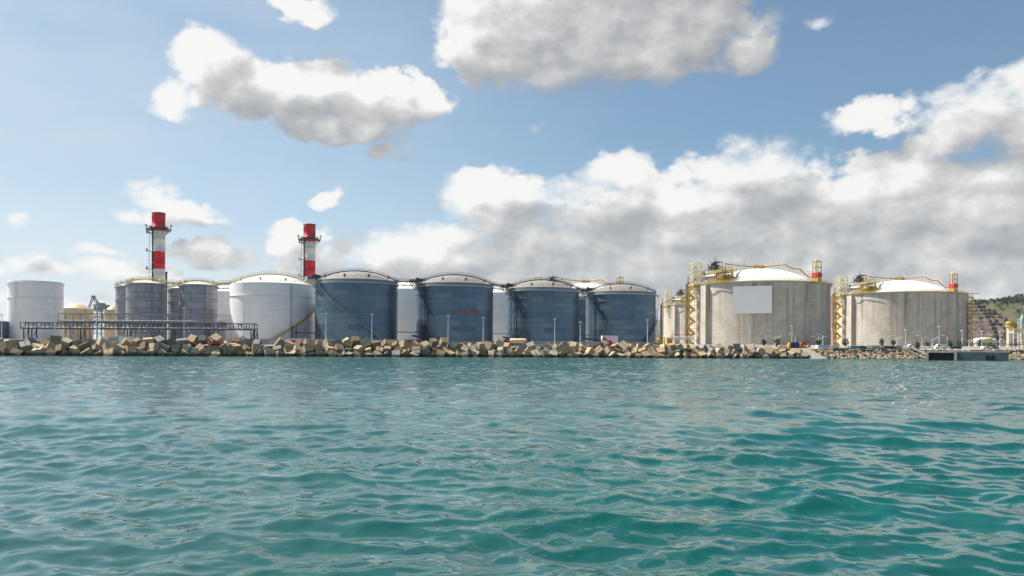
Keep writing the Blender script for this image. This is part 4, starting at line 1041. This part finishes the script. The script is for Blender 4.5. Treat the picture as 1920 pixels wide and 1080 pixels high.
M_LAMPH = mat('lamp_housing', (.75, .75, .72), .4, var=.05)
def lamp(kind, px, py, D, label, zb=None):
    zb = landz(PXL(px, D), D) if zb is None else zb
    h = Zof(px, py, D)-zb; key = (kind, round(h))
    t = empty('street_lamp', (PXL(px, D), D, zb), label, 'street lamp', 'lamp posts along the quay')
    if key not in LP:
        pole, heads = lamp_mesh(kind, h); a = pole.build('pole', M_STEELL, t); LP[key] = (a.data, [hd.build('lamp_head', M_LAMPH, t).data for hd in heads])
    else:
        o = bpy.data.objects.new('pole', LP[key][0]); COL.objects.link(o); o.parent = t
        for me in LP[key][1]: o = bpy.data.objects.new('lamp_head', me); COL.objects.link(o); o.parent = t
for px, py, D, lab in ((3, 591, 320, 'lamp post at the left edge of the photo'), (61, 583, 320, 'faint lamp post in front of the leftmost white tank'), (102, 575, 276, 'lamp post near the right edge of the leftmost white tank'),
    (181, 572, 272, 'tall lamp post in front of the steel crane'), (345, 577, 280, 'white lamp post in front of the right grey tank'), (457, 585, 310, 'faint lamp post in front of the white domed tank'),
    (611, 585, 290, 'lamp post before the left flank of the first silver tank'), (697, 590, 294, 'lamp post before the right half of the first silver tank'), (840, 591, 300, 'lamp post before the second silver tank, left of centre'),
    (906, 597, 305, 'lamp post before the right edge of the second silver tank'), (1040, 597, 309, 'tall lamp post before the right half of the third silver tank'), (1088, 602, 316, 'lamp post in the gap between third and last silver tanks'),
    (1214, 602, 322, 'lamp post before the right edge of the last silver tank'), (1367, 606, 345, 'faint lamp post left of the blank sign panel'), (1405, 610, 350, 'lamp post directly below the blank sign panel'),
    (1485, 612, 345, 'tall straight lamp post on the right half of the panel tank'), (1561, 618, 360, 'lamp post before the pipe tower between the concrete tanks'), (1632, 617, 372, 'faint lamp post before the left part of the rightmost concrete tank'),
    (1698, 618, 368, 'lamp post at the centre of the rightmost concrete tank'), (1761, 614, 370, 'thick lamp post above the left end of the pier'), (1804, 621, 375, 'lamp post at the right edge of the rightmost concrete tank'),
    (1841, 623, 375, 'lamp post before the pink quarry terraces'), (1875, 624, 390, 'lamp post before the right foot of the quarry')):
    lamp('post', px, py, D, lab)
for px, py, D, lab in ((1436, 627, 360, 'curved arm lamp below the right edge of the sign panel'), (1491, 628, 358, 'curved arm lamp just right of a tall straight lamp post'), (1543, 630, 362, 'curved arm lamp near the right edge of the panel tank'),
    (1729, 633, 372, 'curved arm lamp left of the pier'), (1776, 635, 375, 'curved arm lamp above the pier'), (1682, 632, 392, 'curved arm lamp behind a double one on the rightmost tank')):
    lamp('arm', px, py, D, lab)
for px, py, D, lab in ((1453, 630, 368, 'double armed lamp on the right half of the panel tank'), (1535, 631, 370, 'double armed lamp above a small round tree near the pipe tower'), (1680, 633, 375, 'double armed lamp right of the conical trees'),
    (1748, 635, 378, 'double armed lamp above the left corner of the pier'), (1817, 636, 380, 'double armed lamp right of the rightmost concrete tank'), (1868, 638, 385, 'double armed lamp before the quarry foot')):
    lamp('double', px, py, D, lab)

# ------------------------------------------------------------------ trees
def tree(label, px, pyt, w_px, D, shape='round', light=0, zb=None, dens=1.0, name='small_tree', cat='tree', group='small trees along the quay'):
    zb = landz(PXL(px, D), D) if zb is None else zb
    x = PXL(px, D); H = Zof(px, pyt, D)-zb; w = w_px*1.2/F*D/2; H *= 1.12; rnd = random.Random(int(px*13)); t = empty(name, (x, D, zb), label, cat, group)
    mb = MB(); mb.tube((0, 0, -.1), (0, 0, H*.45), .16, 7, r2=.1)
    for k in range(6): a = k*1.1; mb.tube((0, 0, H*(.25+.06*k)), (math.cos(a)*w*.6, math.sin(a)*w*.6, H*(.42+.07*k)), .06, 5, r2=.02)
    mb.tube((0, 0, H*.45), (0, 0, H*.9), .1, 6, r2=.03); mb.build('trunk', M_BARK, t)
    mb = MB(); n = int(900*dens)
    cl = []
    for k in range(34):
        h = rnd.uniform(0, 1)
        rr = (math.sin(min(1, h*1.25+.1)*PI*.5)*(1-h)**.75*1.5 if shape == 'cone' else math.sqrt(max(0, 1-(2*h-1)**2)))*w*rnd.uniform(.35, 1.0)
        a = rnd.uniform(0, 6.28); cl.append(Vector((math.cos(a)*rr, math.sin(a)*rr, H*(.16+.82*h))))
    for i in range(n):
        c_ = rnd.choice(cl)+Vector((rnd.gauss(0, 1), rnd.gauss(0, 1), rnd.gauss(0, 1)))*w*.17; s = rnd.uniform(.10, .24)
        u = Vector((rnd.gauss(0, 1), rnd.gauss(0, 1), rnd.gauss(0, 1))).normalized(); v = u.orthogonal().normalized()
        mb.add([c_-u*s, c_+v*s*.6, c_+u*s, c_-v*s*.6], [(0, 1, 2, 3)], m=rnd.choice((0, 0, 1)) if not light else rnd.choice((0, 1, 1)))
    mb.build('crown', M_LEAF, t)
for a in (('dark bushy tree below the right side of the blank sign panel', 1432, 638, 8, 352), ('round tree just right of the sign panel beneath a double lamp', 1457, 637, 9, 352), ('thin sparse tree between the navy container and the panel tank edge', 1510, 638, 11, 356, 'round', 1, None, .4),
          ('small round tree under a double lamp near the pipe tower', 1535, 638, 8, 356, 'round', 1), ('tall dark tree at the foot of the right yellow stair', 1585, 636, 11, 362), ('dark conical tree, left of two on the rightmost tank', 1653, 637, 10, 372, 'cone'),
          ('conical tree, right of two on the rightmost tank', 1675, 639, 10, 372, 'cone'), ('dark oval tree by the post fence left of the pier', 1720, 643, 8, 352, 'round'), ('small pale tree left of the pier corner', 1738, 642, 9, 374, 'round', 1, None, .6),
          ('tall dark tree above the left half of the pier', 1781, 640, 9, 352), ('dark tree above the pier at the concrete tank edge', 1799, 640, 9, 354), ('slim dark tree before the quarry foot', 1838, 638, 7, 380), ('dark tree right of the yellow and white drums', 1857, 644, 7, 360),
          ('scrubby bush at the foot of the last silver tank', 1183, 643, 12, 345, 'round', 1, None, .8)):
    tree(*a)
# grass verge
rg = random.Random(2); mb = MB()
for i in range(9000):
    px = rg.uniform(1555, 1722); x = PXL(px, 335); y = shore(x)+rg.uniform(7.5, 12.0); z = landz(x, y)-.03; h = rg.uniform(.25, .6); a = rg.uniform(0, 3.14); w = rg.uniform(.06, .14)
    mb.add([(x-math.cos(a)*w, y-math.sin(a)*w, z), (x+math.cos(a)*w, y+math.sin(a)*w, z), (x+rg.uniform(-.1, .1), y+rg.uniform(-.1, .1), z+h)], [(0, 1, 2)])
tag(mb.build('grass', mat('grass', (0.06, 0.10, 0.02), .9, var=.4, scale=.3)), 'strip of green grass along the top of the boulders', 'grass', kind='stuff')

# ------------------------------------------------------------------ containers, cabins, vehicles
def container(label, px0, px1, pyt, D, m, zb=None, depth=2.5, door=False, name='container', cat='container', group='containers behind the boulders'):
    x0, x1 = PXL(px0, D), PXL(px1, D); zb = landz(x0, D) if zb is None else zb; H = Zof((px0+px1)/2, pyt-1.2, D)-zb; w = x1-x0
    t = empty(name, ((x0+x1)/2, D, zb), label, cat, group)
    mb = MB(); mb.box((0, 0, H/2), (w-.1, depth, H-.12))
    n = max(2, int(w/.55))
    for i in range(n): mb.box((-w/2+(i+.5)*w/n, -depth/2-.03, H/2), (w/n*.5, .07, H-.5))
    mb.build('corrugated_body', m, t)
    mb = MB()
    for sx in (-1, 1):
        for sy in (-1, 1): mb.box((sx*(w/2-.06), sy*(depth/2-.02), H/2), (.16, .16, H))
    for z in (.09, H-.09):
        for sy in (-1, 1): mb.box((0, sy*(depth/2-.02), z), (w-.1, .15, .18))
    mb.build('corner_frame', m, t)
    if door: mb = MB(); mb.box((w*.2, -depth/2-.08, H*.55), (w*.28, .08, H*.35)); mb.build('window', M_GLASS, t)
    return t
for a in (('short white container left of a lilac one below the panel tank', 1531, 1538.5, 648, 337, M_WHITE, None, 2.5, True), ('lilac grey container between two white ones', 1539, 1552.5, 648.5, 337, M_LILAC), ('white container with dark window left of the right stair tower', 1553, 1564.5, 648.5, 337, M_WHITE, None, 2.5, True),
          ('small lilac container beside the foot of the right stair tower', 1565, 1571, 649, 337, M_LILAC), ('teal container right of the tall dark tree', 1593, 1611.5, 649.5, 337, M_TEAL), ('navy container between the teal and white ones', 1612, 1621.5, 649.5, 337, M_NAVY),
          ('white container right of the first navy one', 1622, 1633, 648.5, 337, M_WHITE), ('grey blue container below the first conical tree', 1633.5, 1646, 649, 337, M_LILAC), ('white container with dark window below the conical trees', 1646.5, 1654.5, 649, 337, M_WHITE, None, 2.5, True),
          ('blue container below the second conical tree', 1655, 1668, 649.5, 337, M_BLUE), ('small navy container second from the right end', 1668.5, 1676, 650, 337, M_NAVY), ('rightmost container, pale blue grey, beside the post fence', 1676.5, 1690, 649.5, 337, M_LILAC),
          ('blue flat container right of the red machine below the panel tank', 1503, 1517, 651, 352, M_BLUE), ('white container row end below the left pipe rack', 192, 211, 632.5, 283, M_WHITE), ('white container with grey end left of the grey tanks', 214, 245, 632.5, 283, M_WHITE),
          ('orange brown skip behind the cubes between white and second silver tank', 755, 790, 638, 308, M_REDB), ('white container above the cubes under the first silver tank stair', 540, 575, 636, 298, M_WHITE), ('red container above the cubes below the yellow spiral stair', 548, 576, 639, 292, M_RED)):
    container(*a)
container('large white site cabin with window before the last silver tank', 1128, 1157, 630.5, 330, M_WHITE, None, 5, False, 'site_cabin', 'cabin', None)
mb = MB(); sc_ = [o for o in bpy.data.objects if o.name.startswith('site_cabin')][0]
mb.box((-2.4, -2.56, 3.4), (.9, .1, 1.2)); mb.build('window', M_GLASS, sc_)
container('flat roofed dark blue building at the left photo edge', -40, 10.5, 603, 335, mat('blue_grey_cladding', (.12, .17, .22), .5, var=.2), None, 12, False, 'warehouse', 'building', None)
# louvred building
x = PXL(420, 372); t = empty('louvred_building', (x, 372, Z0), 'white building with horizontal louvres between grey tank and white domed tank', 'building')
mb = MB(); mb.box((0, 0, 4.8), (10, 8, 9.6)); mb.box((1, 1, 11.2), (7.5, 6, 3.2)); mb.build('body', M_STEELL, t)
mb = MB()
for i in range(9): mb.box((-1.2, -4.15, 1.2+i*.95), (6.4, .35, .42))
mb.build('louvres', M_STEEL, t)

# tanker truck
x0 = PXL(944, 316); zb = landz(x0, 316); t = empty('tanker_truck', (x0, 316, zb), 'red and white tanker truck parked before the third silver tank', 'truck')
mb = MB(); mb.box((1.1, 0, 1.75), (1.9, 2.4, 1.9)); mb.box((1.25, 0, 2.85), (1.5, 2.3, .4)); mb.box((.3, 0, 1.0), (.5, 2.4, .6)); cab = mb.build('cab', M_RED, t)
mb = MB(); mb.box((.95, -1.22, 2.15), (1.0, .06, .75)); mb.box((.13, 0, 2.15), (.06, 2.0, .8)); mb.build('window', M_GLASS, cab)
mb = MB(); mb.box((5, 0, .9), (8.4, .9, .3)); mb.build('chassis', M_STEELD, t)
mb = MB(); pr = [(0.02, 0), (.7, .1), (1.0, .35), (1.08, .6), (1.08, 6.2), (1.0, 6.5), (.7, 6.75), (.02, 6.85)]
b2 = MB(); b2.lathe(pr, 24); b2.v = [(z+2.35, yy*1.15, xx+2.15) for (xx, yy, z) in b2.v]; tk = b2.build('tank_body', M_CREAM, t)
mb = MB()
for a_ in (1.0, 3.0, 5.2): mb.box((2.35+a_, -1.22, 2.3), (1.3, .1, .3))
mb.box((8.8, 0, 1.7), (.7, 2.5, .9)); mb.build('red_stripes', M_RED, tk)
for wx in (1.2, 3.2, 7.4, 8.6):
    for wy in (-1.1, 1.1): mb = MB(); mb.tube((wx, wy-.15, .5), (wx, wy+.15, .5), .5, 16); w_ = mb.build('wheel', M_TYRE, t); mb = MB(); mb.tube((wx, wy-.17, .5), (wx, wy+.17, .5), .25, 12); mb.build('rim', M_STEELL, w_)

def car(label, px, D, m, L=4.4, van=False, group='parked vehicles on the quay', rz=0):
    x = PXL(px, D); zb = landz(x, D); t = empty('parked_van' if van else 'parked_car', (x, D, zb), label, 'van' if van else 'car', group, rz)
    mb = MB(); H = 2.2 if van else 1.45; b = H*.5
    prof = [(-L/2, .35), (-L/2, b+.1), (-L/2+.3, b+.2), (-L*.3, H-.05), (-L*.15, H), (L*.22 if not van else L*.46, H), (L*.38 if not van else L*.5, b+.2), (L/2, b), (L/2, .35)]
    if van: prof = [(-L/2, .35), (-L/2, 1.1), (-L*.4, 1.25), (-L*.3, H-.05), (-L*.2, H), (L*.48, H), (L/2, H-.2), (L/2, .35)]
    n = len(prof); W_ = .85
    vs = [(px_, -W_, z) for px_, z in prof]+[(px_, W_, z) for px_, z in prof]
    mb.add(vs, [tuple(range(n)), tuple(range(2*n-1, n-1, -1))]+[(i, i+n, (i+1) % n+n, (i+1) % n) for i in range(n)]); bd = mb.build('body', m, t)
    mb = MB()
    for s in (-1, 1): mb.box((-.05 if not van else -L*.24, s*(W_+.005), H*.76), (L*.46 if not van else L*.2, .03, H*.24))
    mb.build('window', M_GLASS, bd)
    for wx in (-L*.3, L*.3):
        for wy in (-.8, .8): mb = MB(); mb.tube((wx, wy-.1, .33), (wx, wy+.1, .33), .33, 14); w_ = mb.build('wheel', M_TYRE, t); mb = MB(); mb.tube((wx, wy-.115, .33), (wx, wy+.115, .33), .17, 10); mb.build('rim', M_STEELL, w_)
for a in (('white van with dark roof load behind the cubes at the leftmost tank', 101, 270, M_WHITE, 5.2, True), ('dark car beside the white van at the leftmost tank', 115, 272, M_NAVY), ('white car at the post fence left of the pier', 1711, 366, M_WHITE),
          ('white van above the left half of the pier', 1764, 356, M_WHITE, 5.5, True), ('dark car above the middle of the pier', 1792, 350, M_NAVY), ('white car right of the trees above the pier', 1850, 352, M_WHITE), ('grey car at the right end above the pier', 1863, 354, M_STEEL),
          ('blue car behind the cubes before the first silver tank', 655, 296, M_BLUE), ('white van behind the cubes right of the third silver tank lamp', 1061, 318, M_WHITE, 5.0, True), ('blue car behind the cubes in the gap before the last silver tank', 1136, 322, M_BLUE),
          ('white car low behind the cubes at the last silver tank', 1172, 326, M_WHITE)):
    car(*a)
def excavator(label, px, D, m, s=1.0, flip=1):
    x = PXL(px, D); t = empty('excavator', (x, D, landz(x, D)), label, 'excavator', 'excavators and small diggers')
    mb = MB(); f = flip
    for sy in (-1, 1): mb.box((0, sy*.9*s, .45*s), (3.0*s, .5*s, .7*s)); mb.tube((-1.5*s, sy*.9*s-.25*s, .45*s), (-1.5*s, sy*.9*s+.25*s, .45*s), .36*s, 10); mb.tube((1.5*s, sy*.9*s-.25*s, .45*s), (1.5*s, sy*.9*s+.25*s, .45*s), .36*s, 10)
    mb.build('tracks', M_TYRE, t)
    mb = MB(); mb.box((.4*f*s, 0, 1.4*s), (2.6*s, 2.0*s, 1.1*s)); mb.box((-.5*f*s, -.5*s, 2.3*s), (1.1*s, .9*s, 1.1*s)); mb.build('cab', m, t)
    mb = MB(); mb.beam((-.8*f*s, .2, 1.8*s), (-2.6*f*s, .2, 3.8*s), .35*s, .5*s); mb.beam((-2.6*f*s, .2, 3.8*s), (-4.0*f*s, .2, 2.6*s), .3*s, .4*s); mb.beam((-4.0*f*s, .2, 2.6*s), (-4.1*f*s, .2, 1.3*s), .3*s); mb.box((-4.0*f*s, .2, 1.0*s), (.8*s, .9*s, .8*s)); mb.build('arm', m, t)
excavator('red excavator with bent arm before the white site cabin', 1146, 322, M_RED, 1.0, 1)
excavator('red digger beside the navy drum right of the cubes', 1502, 346, M_RED, .9, -1)
excavator('rust red digger behind the cubes before the white domed tank', 466, 290, M_REDB, .8, 1)
excavator('small red machine above the cubes below the right grey tank', 404, 272, M_RED, .7, 1)
excavator('brown machine with raised arm beside the third silver tank pipes', 962, 330, M_STEELD, 1.7, -1)
# navy drum with yellow ends
x = PXL(1489, 338); zb = landz(x, 338); t = empty('drum_trailer', (x, 338, zb), 'navy machine housing with round yellow ends right of the cubes', 'machine')
mb = MB(); mb.box((0, 0, 1.3), (3.6, 2.2, 2.1)); mb.box((0, 0, 2.4), (3.0, 1.8, .2)); mb.build('housing', M_NAVY, t)
for s in (-1, 1): mb = MB(); mb.tube((s*1.85, 0, 1.2), (s*2.6, 0, 1.2), 1.15, 20); mb.build('end_drum', M_YEL, t)
mb = MB(); mb.box((0, 0, .15), (4.6, 2.3, .3)); mb.build('skid', M_STEELD, t)
def skid(label, px, D, m, w=3.4, h=2.0):
    x = PXL(px, D); t = empty('pump_skid', (x, D, landz(x, D)), label, 'machinery', 'yellow pump skids')
    mb = MB(); mb.box((0, 0, .15), (w, 2, .3)); mb.box((-w*.15, 0, h*.5), (w*.6, 1.6, h*.75)); mb.build('housing', m, t)
    mb = MB(); railing(mb, [Vector((-w/2+w*i/5, -1, .3)) for i in range(6)], h=h*.9, r=.06); mb.tube((w*.3, 0, .3), (w*.3, 0, h*1.3), .2, 8); mb.build('frame', m, t)
skid('yellow pump skid between the last silver tank and the concrete tanks', 1240, 352, M_YEL, 4.6, 2.6); skid('small yellow skid left of the first yellow stair tower', 1256, 352, M_YEL, 3.0, 3.4)
skid('yellow box behind the cubes right of the first silver tank centre', 732, 296, M_YEL, 4.4, 1.9)
# low pipes left of the first stair tower
x = PXL(1280, 360); t = empty('low_pipe_rack', (x, 360, landz(x, 360)), 'low red frame carrying pale pipes at the foot of the stair tower', 'pipe rack')
mb = MB(); 
for sx in (-5, -1.5, 2, 5.0): mb.beam((sx, 0, 0), (sx, 0, 4.4), .2)
mb.beam((-5, 0, 4.4), (5.0, 0, 4.4), .22); mb.build('frame', M_RED, t)
mb = MB(); mb.tube((-5.2, .4, 3.2), (5, .4, 3.2), .35, 10); mb.tube((-5.2, -.3, 2.4), (5, -.3, 2.4), .28, 10); mb.build('pipes', M_STEELL, t)
# drums right: white and yellow horizontal vessels
for lab, px, m, R_, L in (('white rounded vessel above the right half of the pier', 1836, M_WHITE, 1.5, 5), ('yellow rounded vessel right of the white one above the pier', 1848, M_YELP, 1.7, 6), ('cream rounded vessel right of the yellow one', 1859, M_CREAM, 1.4, 4.5)):
    D = 385; x = PXL(px, D); t = empty('storage_vessel', (x, D, landz(x, D)), lab, 'vessel', 'rounded vessels above the pier')
    b2 = MB(); b2.lathe([(.02, 0), (R_*.7, .2), (R_, .8), (R_, L-.8), (R_*.7, L-.2), (.02, L)], 20); b2.v = [(z-L/2, yy, xx+R_+1.1) for (xx, yy, z) in b2.v]; b2.build('vessel_body', m, t)
    mb = MB(); mb.box((-L*.3, 0, .7), (.5, R_*1.6, 1.4)); mb.box((L*.3, 0, .7), (.5, R_*1.6, 1.4)); mb.build('saddle', M_QUAY, t)

# right edge installations
D = 420; x = PXL(1893, D); zb = landz(x, D); t = empty('flare_tower', (x, D, zb), 'yellow cream column with platform head near the right photo edge', 'tower')
H = Zof(1893, 603, D)-zb
mb = MB(); mb.lathe([(1.4, 0), (1.4, H*.72), (1.5, H*.74), (1.5, H*.8), (1.2, H-1)], 20); mb.build('column', M_CREAM, t)
mb = MB(); mb.lathe([(1.5, H*.78), (2.1, H*.8), (2.1, H*.84), (1.6, H*.84)], 16, smooth=False); railing(mb, circ(2.0, H*.84, 12), h=1.2, r=.08, closed=True); mb.lathe([(1.3, H*.86), (1.8, H*.93), (1.8, H), (1.0, H)], 16); mb.build('platform', M_YEL, t)
D = 430; x = PXL(1917, D); zb = landz(x, D); t = empty('process_tower', (x, D, zb), 'slender grey green process tower cut by the right photo edge', 'tower'); H = Zof(1917, 588, D)-zb
mb = MB(); lattice(mb, (0, 0, 0), 3.0, 3.0, H-3, 7, 0, .25); mb.lathe([(1.1, 0), (1.1, H-3), (.7, H-1.5), (.02, H)], 14); mb.build('column', mat('grey_green_paint', (.36, .45, .42), .6), t)
D = 405; xa = PXL(1896, D); xb = PXL(1985, D); t = empty('pipe_gantry', ((xa+xb)/2, D, landz(xa, D)), 'yellow and white elevated pipe gantry at the right photo edge', 'pipe rack'); L = xb-xa
mb = MB()
for i in range(6): 
    for s in (-2, 2): mb.beam((-L/2+L*i/5, s, 0), (-L/2+L*i/5, s, 9), .35)
mb.box((0, 0, 7.4), (L, 4, .5)); mb.build('frame', M_STEELL, t)
mb = MB(); railing(mb, [Vector((-L/2+L*i/12, -2, 7.7)) for i in range(13)], h=1.3, r=.1); mb.box((0, 0, 8.1), (L, 3.4, .4)); mb.tube((-L/2, -1, 9.2), (L/2, -1, 9.2), .3, 8); mb.build('railing', M_YEL, t)
mb = MB(); mb.box((2, 0, 2.4), (L*.7, 3.6, 4.2)); mb.build('cabin', M_CREAM, t)
D = 345; t = bridge((PXL(1890, D), D, 6.3), (PXL(2010, D), D, 6.3), 'dark steel truss gangway at the right end of the pier', (M_STEELD, M_STEELD), 2.5, 2.6, 'truss_gangway', None)

# ------------------------------------------------------------------ hills
def nz(x, y, s, seed=0):
    return math.sin(x*s+seed)*math.cos(y*s*1.3+seed*2)+.5*math.sin(x*s*2.3+y*s*1.7+seed*3)+.25*math.sin(x*s*5.1-y*s*4.3+seed)+.12*math.sin(x*s*11-y*s*9)
def hill_mat():
    m, n, b = principled('hillside'); p = n.new('ShaderNodeNewGeometry').outputs['Position']
    f = n.noise(p, 0.012, 8, 0.65); f2 = n.noise(p, 0.05, 6, 0.7)
    c = n.ramp(n.math('ADD', n.math('MULTIPLY', f, .6), n.math('MULTIPLY', f2, .4)), [(0.40, (0.02, 0.033, 0.014)), (0.48, (0.045, 0.058, 0.022)), (0.56, (0.085, 0.085, 0.04)), (0.66, (0.15, 0.125, 0.065))])
    n.link(c, b.inputs['Base Color']); b.inputs['Roughness'].default_value = 1
    return m
def hill_h(x, y):
    # a long ridge rising to the right
    D = 1750; px = PX0+F*x/D
    top = np.interp(px, [900, 1500, 1815, 1830, 1870, 1900, 1920, 2000, 2300, 3000], [0, 40, 100, 112, 112, 117, 121, 130, 150, 120])
    q = (y-D)/(250.0 if y < D else 420.0); return max(0, top*math.exp(-q*q*1.2) + 4*nz(x, y, .012, 1)*(1 if top > 30 else 0)*math.exp(-q*q))
mb = MB(); nx, ny = 150, 46; vs = []
for i in range(nx):
    for j in range(ny): x = 300+i*18.0; y = 1150+j*26; vs.append((x, y, Z0-1+hill_h(x, y)))
mb.add(vs, [(i*ny+j, (i+1)*ny+j, (i+1)*ny+j+1, i*ny+j+1) for i in range(nx-1) for j in range(ny-1)], smooth=True)
tag(mb.build('hill', hill_mat()), kind='structure')
# trees and scrub over the hill
rh = random.Random(5); mb = MB()
for i in range(5200):
    x = rh.uniform(880, 1500); y = rh.uniform(1330, 1780)
    if nz(x, y, .02, 4) < rh.uniform(-.4, 1.0) and y < 1700: continue
    z = Z0-1+hill_h(x, y); s = rh.uniform(1.5, 4.5)
    for k in range(5):
        c_ = Vector((x+rh.gauss(0, s*.5), y+rh.gauss(0, s*.5), z+s*rh.uniform(.2, 1.1)))
        vs = [c_+Vector((rh.uniform(-1, 1), rh.uniform(-1, 1), rh.uniform(-.8, .9)))*s*.75 for _ in range(5)]
        mb.add(vs, [(0, 1, 2), (1, 2, 3), (2, 3, 4), (0, 3, 4), (0, 1, 4)], m=rh.choice((0, 0, 1)))
tag(mb.build('hillside_scrub', [mat('scrub_dark', (.03, .05, .02), .95), mat('scrub_olive', (.08, .09, .035), .95)]), 'dark scrub and trees covering the hill on the right', 'shrubs', kind='stuff')
# quarry terraces
def quarry_mat():
    m, n, b = principled('quarry_rock'); p = n.new('ShaderNodeNewGeometry').outputs['Position']
    f = n.noise(n.vmath('MULTIPLY', p, (.5, .5, 4.0)), 0.05, 8, 0.7)
    c = n.ramp(f, [(0.38, (0.045, 0.042, 0.045)), (0.5, (0.11, 0.085, 0.08)), (0.62, (0.21, 0.155, 0.13))])
    n.link(c, b.inputs['Base Color']); b.inputs['Roughness'].default_value = 1; return m
D = 1270; mb = MB(); nst = 13
pl = np.array([1650, 1700, 1745, 1780]); 
def quarry():
    vs = []; fs = []
    zt = Zof(1835, 566, 1412); cx = PXL(1830, 1415)
    for k in range(nst+1):
        q = k/nst; hw = 12+50*q; z = Z0+ (zt-Z0)*(1-q); dep = 18+190*q
        for zz in (z, z-(zt-Z0)/nst*.8):
            ring = []
            for i in range(41):
                a = PI*i/40; ex = 1+.05*math.sin(a*7+k*.4)+.03*math.sin(a*23+k*.7)
                ring.append((cx-math.cos(a)*hw*ex*1.0, D+160-math.sin(a)*dep*ex*1.0, zz))
            vs += ring
    m_ = 41; R_ = 2*(nst+1)
    for r in range(R_-1):
        for i in range(m_-1): a = r*m_+i; fs.append((a, a+1, a+m_+1, a+m_))
    fs.append(tuple(range(m_)))
    mb.add(vs, fs)
quarry(); tag(mb.build('quarry', quarry_mat()), kind='structure')
mb = MB()
for i in range(420):
    k = rh.randrange(3, nst+1); a = rh.uniform(.1, 3.04); q = k/nst; hw = 12+50*q; dep = 18+190*q; zt = Zof(1835, 566, 1412); z = Z0+(zt-Z0)*(1-q); x = PXL(1830, 1415)-math.cos(a)*hw*.97; y = D+160-math.sin(a)*dep*.97; s = rh.uniform(1.2, 2.6)
    for kk in range(4):
        c_ = Vector((x+rh.gauss(0, s*.3), y+rh.gauss(0, s*.3), z+s*kk*.5)); vs = [c_+Vector((rh.uniform(-1, 1), rh.uniform(-1, 1), rh.uniform(-.8, .9)))*s*.6 for _ in range(5)]
        mb.add(vs, [(0, 1, 2), (1, 2, 3), (2, 3, 4), (0, 3, 4), (0, 1, 4)])
tag(mb.build('terrace_shrubs', M_LEAF[0]), 'rows of dark shrubs on the pink quarry terraces', 'shrubs', kind='stuff')
# far mountains
mb = MB(); vs = []; D = 9000; N = 90
for i in range(N):
    x = -1500+i*80.0; px = PX0+F*x/D
    h = np.interp(px, [700, 1050, 1150, 1225, 1238, 1260, 1400, 1600], [40, 170, 260, 340, 350, 330, 200, 60])+14*nz(x, 0, .004, 2)
    for (dy, q) in ((-1400, 0), (-900, .35), (-400, .75), (0, 1.0), (700, .5), (1500, 0)): vs.append((x, D+dy, Z0-2+max(0, h)*q+(8*nz(x, dy, .01, 3) if 0 < q < 1 else 0)))
mb.add(vs, [(i*6+j, (i+1)*6+j, (i+1)*6+j+1, i*6+j+1) for i in range(N-1) for j in range(5)], smooth=True)
tag(mb.build('mountains', hill_mat()), kind='structure')
# distant low buildings in the gap by the last silver tank
rt_ = random.Random(3)
for i in range(9):
    px = 1226+i*3.2+rt_.uniform(-1, 1); D = 900+rt_.uniform(-60, 200); x = PXL(px, D); h = Zof(px, 628+rt_.uniform(-4, 8), D)-Z0; t = empty('distant_building', (x, D, Z0), 'far low building in the gap right of the last silver tank', 'building', 'far buildings in the gap')
    w = rt_.uniform(5, 12); mb = MB(); mb.box((0, 0, h/2), (w, 8, h)); mb.build('walls', rt_.choice([M_WALL, M_STEEL, M_CREAM]), t); mb = MB(); mb.box((0, 0, h+.2), (w+.6, 8.6, .4)); mb.build('roof', M_REDB, t)
    mb = MB()
    for r in range(2): 
        for k in range(3): mb.box((-w*.3+w*.3*k, -4.03, h*(.3+.35*r)), (w*.14, .1, h*.15))
    mb.build('windows', M_GLASS, t)

# ------------------------------------------------------------------ air
HAZE = 0.00003
if HAZE:
    mb = MB(); mb.box((0, 0, 0), (30000, 30000, 0.01)); mb = MB()
    mb.box((0, 0, 220), (32000, 32000, 446))
    hz = mb.build('haze', None); hz.data.materials.clear(); m = bpy.data.materials.new('haze_air'); m.use_nodes = True; m.node_tree.nodes.clear(); n = NT(m.node_tree)
    pv = n.new('ShaderNodeVolumePrincipled'); pv.inputs['Density'].default_value = HAZE; pv.inputs['Color'].default_value = (.80, .88, 1.0, 1); pv.inputs['Anisotropy'].default_value = 0.2
    ou = n.new('ShaderNodeOutputMaterial'); n.link(pv.outputs[0], ou.inputs['Volume']); hz.data.materials.append(m); tag(hz, kind='stuff')
